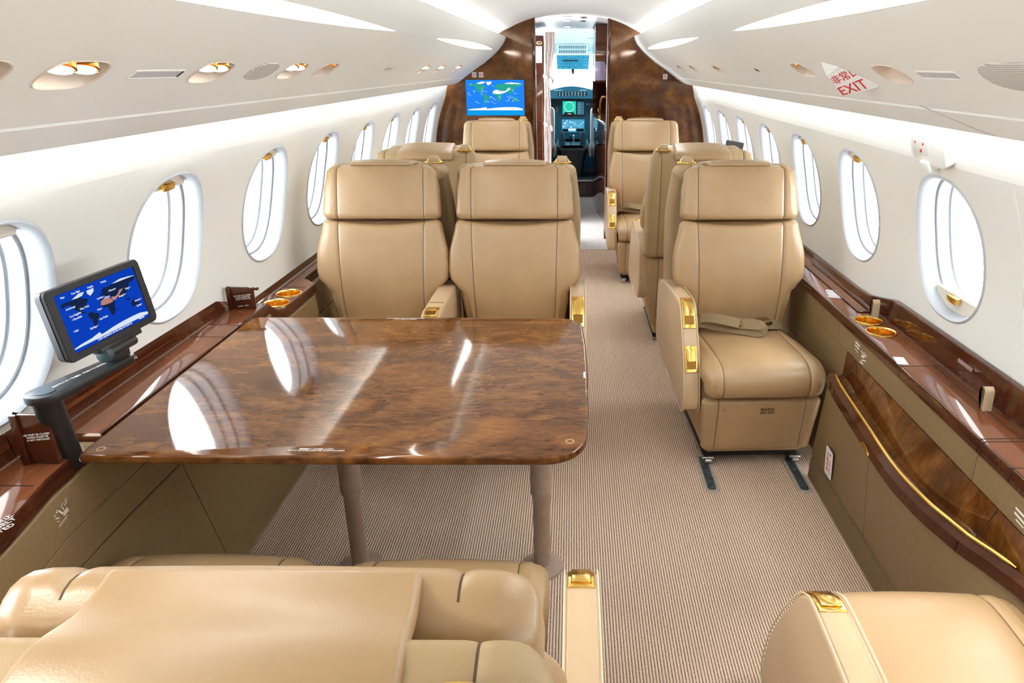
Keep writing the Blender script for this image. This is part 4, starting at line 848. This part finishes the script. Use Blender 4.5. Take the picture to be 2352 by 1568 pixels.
def placard(x, z, kind, label):
    t = thing('placard', label, 'sign', (x, YF, z), 0, 'white warning placards on the front bulkhead'); Mp = frame((x, YF - .0005, z), (1, 0, 0), (0, 0, 1)); mb = MB(); plate(mb, Mp, .019, .021, .002, .005); kid(mb.build('plate', M_['white']), t)
    mb = MB()
    if kind == 'ring':
        mb.tube([Mp @ Vector((.013 * math.cos(a), .013 * math.sin(a), .0022)) for a in [2 * PI * k / 24 for k in range(24)]], .0017, 5, closed=True); mb.tube([Mp @ Vector((-.009, .009, .0022)), Mp @ Vector((.009, -.009, .0022))], .0015, 5)
    else:
        mb.tube([Mp @ Vector((-.008, .010, .0022)), Mp @ Vector((-.006, .006, .0026))], .0050, 8); mb.tube([Mp @ Vector((-.008, -.004, .0022)), Mp @ Vector((-.008, -.011, .0024))], .0050, 8)
    kid(mb.build('red_symbol', M_['red'], angle=60), t)
    mb = MB()
    if kind == 'ring': mb.box(-.007, .007, -.0015, .0015, .002, .003, 0, Mp)
    else: mb.box(.005, .008, -.010, .011, .002, .003, 0, Mp)
    kid(mb.build('black_symbol', M_['darkp']), t)
placard(-.797, 1.404, 'bar', 'white placard with red marks above the wall screen, outer of the two')
placard(-.738, 1.404, 'ring', 'white no smoking placard above the wall screen, nearer the doorway')
placard(.819, 1.389, 'ring', 'lone white no smoking placard on the right front bulkhead')
sm = thing('small_monitor', 'small dark monitor behind the right rear facing seat by the windows', 'monitor', (1.08, 4.55, .636)); 
mb = MB(); mb.box(-.055, .055, -.010, .010, -.10, .04, 0, Matrix.Translation((1.030, 4.55, 1.005)) @ Matrix.Rotation(-.30, 4, 'Z') @ Matrix.Rotation(.15, 4, 'Y')); kid(mb.build('housing', mat('grey_housing', (.06, .06, .065), .4), bevel=.006), sm)
mb = MB(); mb.tube([(1.075, 4.56, .637), (1.06, 4.56, .80), (1.04, 4.555, .96)], .014, 12); kid(mb.build('arm', M_['black']), sm)

# ------------------------------------------------------------------ vestibule: ceiling, closet, galley, curtain
vw = noise_mat('vestibule_ceiling', [(.3, (.62, .58, .60)), (.7, (.66, .62, .64))], 3, rough=.35)
mb = MB(); P = spl([(-1.1, 1.60), (-.7, 1.75), (-.33, 1.840), (0, 1.862), (.36, 1.840), (.7, 1.75), (1.1, 1.60)], 6); mb.loft([[(p.x, y, p.y) for p in P] for y in (YF + .06, 8.74)], closed=False, cap=False); tag(mb.build('trim_7', vw, angle=60), kind='structure')
for x, y, lab in ((-.018, 6.62, 'nearest'), (-.02, 7.12, 'middle'), (-.021, 8.20, 'farthest')):
    t = thing('ceiling_lamp', '%s of three small square white lamps in the entry ceiling' % lab, 'light', (x, y, 1.86), 0, 'entry ceiling lamps')
    mb = MB(); plate(mb, frame((x, y, 1.8600), (1, 0, 0), (0, -1, 0)), .034, .060, .004, .008); kid(mb.build('frame', M_['white']), t)
    mb = MB(); plate(mb, frame((x, y, 1.8558), (1, 0, 0), (0, -1, 0)), .028, .052, .002, .006); kid(mb.build('diffuser', emis('entry_lamp', (1, .98, 1), 9)), t)
for y, lab in ((6.66, 'nearer'), (7.20, 'farther')):
    mb = MB(); mb.lathe([(.028, 1.858), (.028, 1.852), (.012, 1.850), (.010, 1.853)], .128, y, 16); tag(mb.build('spot_light', mat('bronze_spot', (.16, .11, .08), .4, .6), angle=40), '%s small dark spot light in the entry ceiling' % lab, 'light', 'entry ceiling spots')
cl = thing('coat_closet', 'dark veneer coat closet left of the passage beyond the entry', 'closet', (-.7, 7.9, 0))
mb = MB(); mb.box(-1.10, -.236, 7.18, 8.66, .005, 1.735); kid(mb.build('body', M_['wood_d'], bevel=.006), cl)
mb = MB(); mb.box(-.330, -.312, 7.174, 7.180, .02, 1.45); kid(mb.build('edge_strip', noise_mat('mottled_strip', [(.35, (.30, .24, .23)), (.65, (.75, .70, .70))], 14, rough=.3, metal=.3), bevel=.001), cl)
for z in (.98, .72):
    mb = MB(); mb.box(-.286, -.250, 7.1775, 7.1805, z, z + .006); kid(mb.build('inlay_line', M_['gold_d']), cl)
cp = thing('closet_placard', 'white instruction placard on the dark closet front left of the curtain', 'sign', (-.277, 7.18, 1.57)); Mp = frame((-.277, 7.1795, 1.572), (1, 0, 0), (0, 0, 1)); mb = MB(); plate(mb, Mp, .027, .072, .002, .004); kid(mb.build('plate', M_['paper']), cp)
mb = MB(); mb.box(-.010, -.002, -.050, -.042, .002, .0035, 0, Mp); kid(mb.build('red_mark', M_['red']), cp)
mb = MB(); mb.box(-.012, .010, -.020, -.017, .002, .003, 0, Mp); kid(mb.build('grey_line', M_['steel']), cp)
la = thing('closet_latch', 'oval gold latch above the white closet placard', 'latch', (-.272, 7.18, 1.672)); mb = MB(); Mp = frame((-.272, 7.1795, 1.672), (1, 0, 0), (0, 0, 1)); plate(mb, Mp, .026, .014, .010, .012); kid(mb.build('plate', M_['gripl']), la)
mb = MB(); plate(mb, Mp @ Matrix.Translation((0, 0, .0095)), .017, .006, .003, .005); kid(mb.build('slot', M_['gold_d']), la)
# curtain gathered at the left of the passage
cu = thing('curtain', 'taupe pleated curtain tied back at the left of the cockpit passage', 'curtain', (-.2, 7.12, .004))
def curt(z): return lerp([(.05, .040), (.50, .032), (.95, .036), (1.36, .022), (1.40, .022), (1.60, .044), (1.78, .048)], z)
mb = MB(); L = []
for k in range(40):
    z = .006 + 1.755 * k / 39; hw = curt(z); cx = -.200 + .024 * max(0, min(1, (z - 1.36) / .3))
    L.append([(cx + hw * (-1 + 2 * i / 72), 7.12 + .022 * math.sin(i * 2 * PI * 7 / 72 + .3 * math.sin(z * 3)) * (1 if z > 1.42 or z < 1.30 else .7), z) for i in range(73)])
mb.loft(L, closed=False, cap=False); c_ = kid(mb.build('drape', noise_mat('curtain_fabric', [(.4, (.62, .54, .50)), (.6, (.68, .60, .56))], 30, rough=.8), angle=80), cu); sol = c_.modifiers.new('s', 'SOLIDIFY'); sol.thickness = .004
for z in (1.375, .95, .50):
    mb = MB(); mb.loft([[(-.200 + .038 * math.cos(a), 7.12 + .032 * math.sin(a), z + dz - .012 * math.cos(a)) for a in [2 * PI * k / 20 for k in range(20)]] for dz in (-.014, .014)]); mb.tube([(-.170, 7.095, z - .005), (-.152, 7.085, z - .03), (-.155, 7.09, z - .055)], [.012, .014, .010], 8); kid(mb.build('tie_back', mat('tie_fabric', (.60, .54, .52), .7), angle=60), cu)
# galley on the right
ga = thing('galley_counter', 'curved dark galley cabinet with pale marble counter right of the passage', 'counter', (.6, 7.6, 0))
GP = [(.352, 6.545), (.350, 6.9), (.345, 7.2), (.322, 7.45), (.296, 7.70), (.280, 8.0), (.272, 8.4), (.272, 8.66)]; gq = [(p.x, p.y) for p in spl(GP, 5)]
def plan(off, z): return [(x + off, y, z) for x, y in gq] + [(1.05, 8.66, z), (1.05, 6.545, z)]
mb = MB(); mb.loft([plan(.012, .004), plan(.0, .03), plan(.0, .935)]); kid(mb.build('body', M_['wood_d'], angle=40), ga)
mb = MB(); mb.loft([plan(-.006, .936), plan(-.012, .944), plan(-.012, .962), plan(-.006, .968)]); kid(mb.build('counter_top', noise_mat('marble', [(.4, (.55, .46, .40)), (.6, (.70, .62, .55))], 14, 6, 1, rough=.12, coat=1), angle=40), ga)
fa = thing('faucet', 'gold gooseneck faucet on the galley counter', 'faucet', (.318, 7.72, .968))
mb = MB(); mb.tube(spl([(.318, 7.72, .968), (.318, 7.72, 1.05), (.322, 7.72, 1.12), (.342, 7.71, 1.176), (.372, 7.70, 1.178), (.392, 7.69, 1.145)], 8), .011, 12); kid(mb.build('spout', M_['gold'], angle=60), fa)
mb = MB(); mb.lathe([(.024, .968), (.024, .975), (.016, .985), (.015, 1.03)], .318, 7.72, 20); kid(mb.build('base', M_['gold'], angle=40), fa)
mb = MB(); mb.tube([(.318, 7.70, 1.01), (.300, 7.66, 1.05), (.296, 7.65, 1.075)], [.014, .017, .010], 10); kid(mb.build('lever', M_['gold'], angle=60), fa)
gu = thing('galley_cupboard', 'dark glossy wall cupboard above the galley counter', 'cupboard', (.6, 7.6, 1.33))
mb = MB(); mb.box(.250, 1.0, 7.30, 8.68, 1.325, 1.83); kid(mb.build('body', M_['wood_d'], bevel=.006), gu)
mb = MB(); P = [(-.052, -.085), (.052, -.085), (.052, .05), (.035, .085), (-.052, .085)]; mb.loft([[(.302 + u, y, 1.428 + v) for u, v in P] for y in (7.299, 7.292)]); kid(mb.build('mirror_panel', mat('lilac_mirror', (.42, .40, .62), .15, .3), bevel=.002), gu)  # lilac reflection painted into the mirror colour
mb = MB(); mb.box(.262, .330, 7.297, 7.3005, 1.602, 1.606); kid(mb.build('inlay_line', M_['gold_d']), gu)
mb = MB(); mb.box(.42, 1.0, 6.545, 8.66, .968, 1.86); mb.box(.262, .42, 8.60, 8.68, .968, 1.325); gb = kid(mb.build('back_panel', M_['wood_d']), gu)
# step up to the flight deck
mb = MB(); mb.box(-1.1, 1.1, 8.69, 10.9, -.03, .195); tag(mb.build('trim_8', mat('flight_deck_floor', (.008, .02, .03), .6)), kind='structure')
st = thing('step_riser', 'carpeted step with pale metal nosing below the flight deck', 'step', (.05, 8.69, 0))
mb = MB(); mb.box(-.45, .285, 8.672, 8.689, .004, .185); kid(mb.build('riser', noise_mat('riser_carpet', [(.4, (.12, .09, .09)), (.6, (.17, .13, .13))], 120, rough=.85)), st)
mb = MB(); plate(mb, frame((.05, 8.672, .095), (1, 0, 0), (0, 0, 1)), .145, .055, .006, .012); kid(mb.build('access_panel', mat('taupe_panel', (.20, .155, .15), .6)), st)
mb = MB(); mb.box(-.45, .285, 8.664, 8.705, .185, .199); kid(mb.build('nosing', mat('pale_metal', (.72, .74, .76), .3, .6), bevel=.003), st)

# ------------------------------------------------------------------ flight deck
cw = noise_mat('flight_deck_white', [(.3, (.60, .76, .80)), (.7, (.66, .82, .86))], 3, rough=.5)  # cool light cast tinted into the flight deck colours
tl = noise_mat('instrument_teal', [(.3, (.010, .115, .185)), (.7, (.015, .14, .22))], 20, rough=.45)
tl2 = mat('overhead_blue', (.015, .26, .42), .45); dk = mat('panel_black', (.006, .012, .02), .3); kn = mat('knob_white', (.7, .75, .75), .4)
mb = MB()
for s in (-1, 1): mb.box(min(s * .62, s * .8), max(s * .62, s * .8), 8.72, 9.9, 1.52, 1.9)
mb.box(-.8, .8, 8.74, 9.95, 1.868, 1.90); tag(mb.build('wall_cockpit', cw), kind='structure')
mb = MB()
for s in (-1, 1): mb.box(min(s * .70, s * .75), max(s * .70, s * .75), 8.72, 9.9, .2, 1.12)
tag(mb.build('wall_flight_deck', mat('dark_side_wall', (.02, .05, .07), .6)), kind='structure')
mb = MB(); P = spl([(9.62, 1.602), (9.66, 1.66), (9.60, 1.74), (9.35, 1.83), (9.1, 1.868)], 5); mb.loft([[(x, p.x, p.y) for p in P] + [(x, p.x, p.y + .03) for p in P[::-1]] for x in (-.50, .50)]); tag(mb.build('trim_9', cw, angle=40), kind='structure')
for n_, x in ((1, -.165), (2, .225)):
    mb = MB(); mb.loft([[(x * 1.0 + u, 10.02 + v, z) for u, v in rrect(.016, .02, .006, 3)] for z in (1.16, 1.60)]); mb.build('x', cw); bpy.data.objects['x'].name = 'trim_%d' % (9 + n_); tag(bpy.data.objects['trim_%d' % (9 + n_)], kind='structure')
ov = thing('overhead_panel', 'blue overhead switch panel above the flight deck windscreen', 'panel', (.035, 9.6, 1.6))
Mo = frame((.037, 9.60, 1.516), (1, 0, 0), (0, .05, 1)); mb = MB(); mb.loft([[Mo @ Vector((u * k, v, d)) for u, v, k in ((-.207, .084, 1), (.207, .084, 1), (.196, -.084, 1), (-.196, -.084, 1))] for d in (-.04, 0)]); kid(mb.build('panel', tl2, bevel=.004), ov)
random.seed(4)
mb = MB()
for k in range(11): mb.box(-.13 + k * .018, -.118 + k * .018, .010, .024, 0, .010, 0, Mo)
kid(mb.build('switch_row', dk), ov)
mb = MB()
for r in range(5):
    for k in range(16):
        if random.random() < .7: a = -.185 + k * .0245 + random.uniform(-.004, .004); b = -.072 + r * .033; mb.box(a, a + random.uniform(.004, .014), b, b + random.uniform(.003, .009), 0, .004, 0, Mo)
kid(mb.build('switch_markings', mat('switch_cyan', (.20, .58, .74), .5)), ov)
vt = thing('air_grille', 'white ceiling grille with dark slots behind the overhead panel', 'grille', (.03, 9.60, 1.66))
Mv = frame((.03, 9.605, 1.662), (1, 0, 0), (0, .2, 1)); mb = MB(); plate(mb, Mv, .19, .060, .008, .01); kid(mb.build('plate', cw), vt)
mb = MB()
for r in (0, 1):
    for k in range(16): mb.box(-.165 + k * .0213, -.153 + k * .0213, -.046 + r * .052, -.008 + r * .052, .006, .0085, 0, Mv)
kid(mb.build('slots', mat('slot_dark_teal', (.02, .12, .14), .6)), vt)
mb = MB(); plate(mb, frame((.245, 9.5, 1.795), (1, 0, 0), (0, .5, 1)), .035, .016, .012, .010); tag(mb.build('dome_light', mat('cyan_glass', (.25, .45, .52), .2)), 'small oval light at the top right of the flight deck ceiling', 'light')
mb = MB(); mb.loft([[(.038 + u * k, 9.62, 1.432 - dz) for u in (-1, 1)] + [(.038 + u * k, 9.65, 1.432 - dz) for u in (1, -1)] for k, dz in ((.018, 0), (.018, .03), (.006, .062))]); tag(mb.build('compass', dk, bevel=.002), 'small dark compass hanging below the overhead panel', 'compass')
ip = thing('instrument_panel', 'teal instrument panel with glowing displays at the end of the passage', 'panel', (.03, 9.9, .2))
mb = MB(); P = [(-.72, .195), (.74, .195), (.74, 1.12), (-.72, 1.12)]; mb.prism(P, 9.84, 9.90, lambda u, v, t: (u, t, v)); kid(mb.build('panel', tl, bevel=.004), ip)
gs = spl([(-.60, 1.10), (-.25, 1.205), (.02, 1.252), (.30, 1.205), (.66, 1.10)], 8)
mb = MB(); mb.loft([[(p.x, y, p.y - dz) for p in gs] + [(p.x, y, 1.085) for p in gs[::-1]] for y, dz in ((9.55, .02), (9.62, .0), (9.98, .0))]); kid(mb.build('glare_shield', tl, angle=40), ip)
mb = MB()
for a, b in ((-.20, -.10), (.12, .21)): mb.box(a, b, 9.547, 9.552, 1.183, 1.189); mb.box(a + .01, b + .01, 9.835, 9.84, 1.088, 1.104)
kid(mb.build('light_bars', mat('pale_bar', (.55, .75, .80), .4)), ip)
for k in range(10):
    for r in (0, 1):
        mb = MB(); mb.box(-.150 + k * .039, -.150 + k * .039 + random.uniform(.012, .022), 9.544, 9.5505, 1.126 + r * .026, 1.142 + r * .026); kid(mb.build('button', dk), ip)
mb = MB()
for k in range(9): mb.box(-.132 + k * .039, -.127 + k * .039, 9.543, 9.5505, 1.120, 1.168)
kid(mb.build('markings', kn), ip)
mb = MB(); mb.box(-.27, .33, 9.835, 9.841, 1.062, 1.086); kid(mb.build('shadow_slot', dk), ip)
def disp(nm, x0, x1, z0, z1, y, m, par=ip):
    mb = MB(); mb.box(x0, x1, y - .004, y, z0, z1); return kid(mb.build(nm, m), par)
disp('display_frame', -.105, .195, .855, 1.052, 9.838, dk)
disp('radar_display', -.095, .078, .880, 1.042, 9.833, emis('radar_green', (.02, .52, .38), .9))
mb = MB(); cz = .975; mb.tube([(-.010 + .060 * math.cos(a), 9.828, cz + .060 * math.sin(a)) for a in [2 * PI * k / 32 for k in range(32)]], .003, 5, closed=True); kid(mb.build('range_ring', emis('ring_white', (.6, .95, .85), 1)), ip)
disp('data_bar', -.075, .055, .868, .905, 9.829, dk); disp('data_text', -.03, .02, .883, .889, 9.8255, emis('text_white', (.8, .9, .9), 1))
disp('engine_display', .088, .188, .872, 1.042, 9.833, emis('engine_dark', (.01, .07, .13), .6))
mb = MB()
for k in range(8): mb.box(.094, .182, 9.826, 9.829, .885 + k * .019, .889 + k * .019)
mb.box(.122, .125, 9.826, 9.829, .88, 1.035); kid(mb.build('readings', emis('reading_cyan', (.3, .65, .75), .8)), ip)
disp('lower_display', -.105, .190, .655, .815, 9.838, emis('map_blue', (.06, .30, .48), .9))
mb = MB(); random.seed(8)
for k in range(34): a, b = random.uniform(-.098, .165), random.uniform(.70, .80); mb.box(a, a + random.uniform(.008, .03), 9.828, 9.834, b, b + random.uniform(.003, .008))
mb.box(-.02, .075, 9.828, 9.834, .675, .70); kid(mb.build('readings', emis('reading_white', (.6, .85, .92), 1)), ip)
mb = MB(); mb.box(-.10, -.02, 9.826, 9.832, .660, .695); mb.box(.085, .185, 9.826, 9.832, .660, .70); kid(mb.build('dark_blocks', dk), ip)
mb = MB(); mb.tube([(-.172, 9.82, 1.0), (-.172, 9.82, 1.03)], .022, 12); mb.box(-.205, -.14, 9.825, 9.84, .985, 1.045); kid(mb.build('knobs', dk), ip)
mb = MB(); mb.box(-.176, -.164, 9.815, 9.84, .93, .97); kid(mb.build('orange_lever', mat('lever_orange', (.75, .33, .03), .4)), ip)
mb = MB(); mb.box(-.172, -.165, 9.815, 9.84, .905, .925); mb.box(.21, .26, 9.83, 9.84, 1.0, 1.012); kid(mb.build('white_marks', kn), ip)
mb = MB(); mb.box(.225, .245, 9.82, 9.84, .905, .985); kid(mb.build('grip_slot', dk), ip)
pe = thing('centre_pedestal', 'dark teal centre pedestal with thrust levers between the pilot seats', 'pedestal', (.035, 9.2, .195))
gm = mat('pedestal_grey', (.030, .060, .075), .4)
mb = MB(); mb.loft([[(.035 + x * k, y, z) for x, y in ((-1, 9.02 + (1 - k / .2) * .0), (-.75, 8.96), (.75, 8.96), (1, 9.02), (1, 9.7), (-1, 9.7))] for k, z in ((.120, .195), (.155, .40), (.190, .52))]); kid(mb.build('body', gm, angle=40), pe)
mb = MB(); mb.loft([[(.035 + x * k, y, z) for x, y in ((-1, 9.02), (-.75, 8.945), (.75, 8.945), (1, 9.02), (1, 9.72), (-1, 9.72))] for k, z in ((.192, .515), (.205, .53), (.205, .565), (.196, .575), (.170, .572), (.165, .545))]); kid(mb.build('rim', mat('rim_teal', (.06, .15, .19), .3), angle=40), pe)
mb = MB(); mb.box(-.03, .095, 8.955, 8.962, .25, .51); kid(mb.build('front_panel', mat('pedestal_panel', (.05, .085, .10), .4)), pe)
for x in (-.095, .165):
    mb = MB(); mb.loft([[(x + u * k, 9.15 + v, z) for u, v in rrect(.034, .035, .012, 4)] for z, k in ((.56, 1.15), (.64, 1.1), (.70, .8), (.715, .5))]); kid(mb.build('lever', mat('lever_teal', (.035, .115, .16), .35), angle=50), pe)
for x in (.015, .05):
    mb = MB(); mb.tube([(x, 9.2, .55), (x, 9.17, .64), (x, 9.15, .675)], [.006, .007, .011], 8); kid(mb.build('thrust_lever', dk if x < .03 else kn), pe)
for s, x, lab in ((-1, -.255, 'left'), (1, .325, 'right')):
    t = thing('pilot_seat', 'pale blue %s pilot seat beside the centre pedestal' % lab, 'seat', (x + s * .15, 9.05, .195), 0, 'pilot seats')
    mb = MB(); P = rrect(.095, .21, .05, 6); mb.loft([[(x + s * .02 + u * k, 9.05 + d, .80 + v) for u, v in P] for d, k in ((-.05, .9), (-.03, 1), (.03, 1), (.05, .9))]); kid(mb.build('backrest', cw, angle=50), t)
    mb = MB(); mb.loft([[(x + s * .03 + u, 9.20 + v, z) for u, v in rrect(.09, .20, .05, 5)] for z in (.46, .59)]); kid(mb.build('cushion', mat('seat_blue_grey', (.30, .42, .46), .7), bevel=.01), t)
    mb = MB(); mb.tube([(x - s * .06, 9.0, .62), (x - s * .082, 8.97, .52), (x - s * .07, 9.0, .44)], [.012, .020, .012], 10); kid(mb.build('arm_pad', kn, angle=60), t)
    mb = MB(); mb.box(x + s * .03 - .06, x + s * .03 + .06, 9.08, 9.32, .195, .46); kid(mb.build('base', dk), t)

# daylight falling in through the open entry door on the left
ld = bpy.data.lights.new('entry_daylight', 'AREA'); ld.shape = 'RECTANGLE'; ld.size = .6; ld.size_y = 1.5; ld.energy = 45; ld.color = (.92, .96, 1)
o = bpy.data.objects.new('entry_daylight', ld); C.objects.link(o); o.location = (-1.25, 6.85, 1.25); o.rotation_euler = (Vector((.05, 6.75, 0)) - o.location).to_track_quat('-Z', 'Y').to_euler()
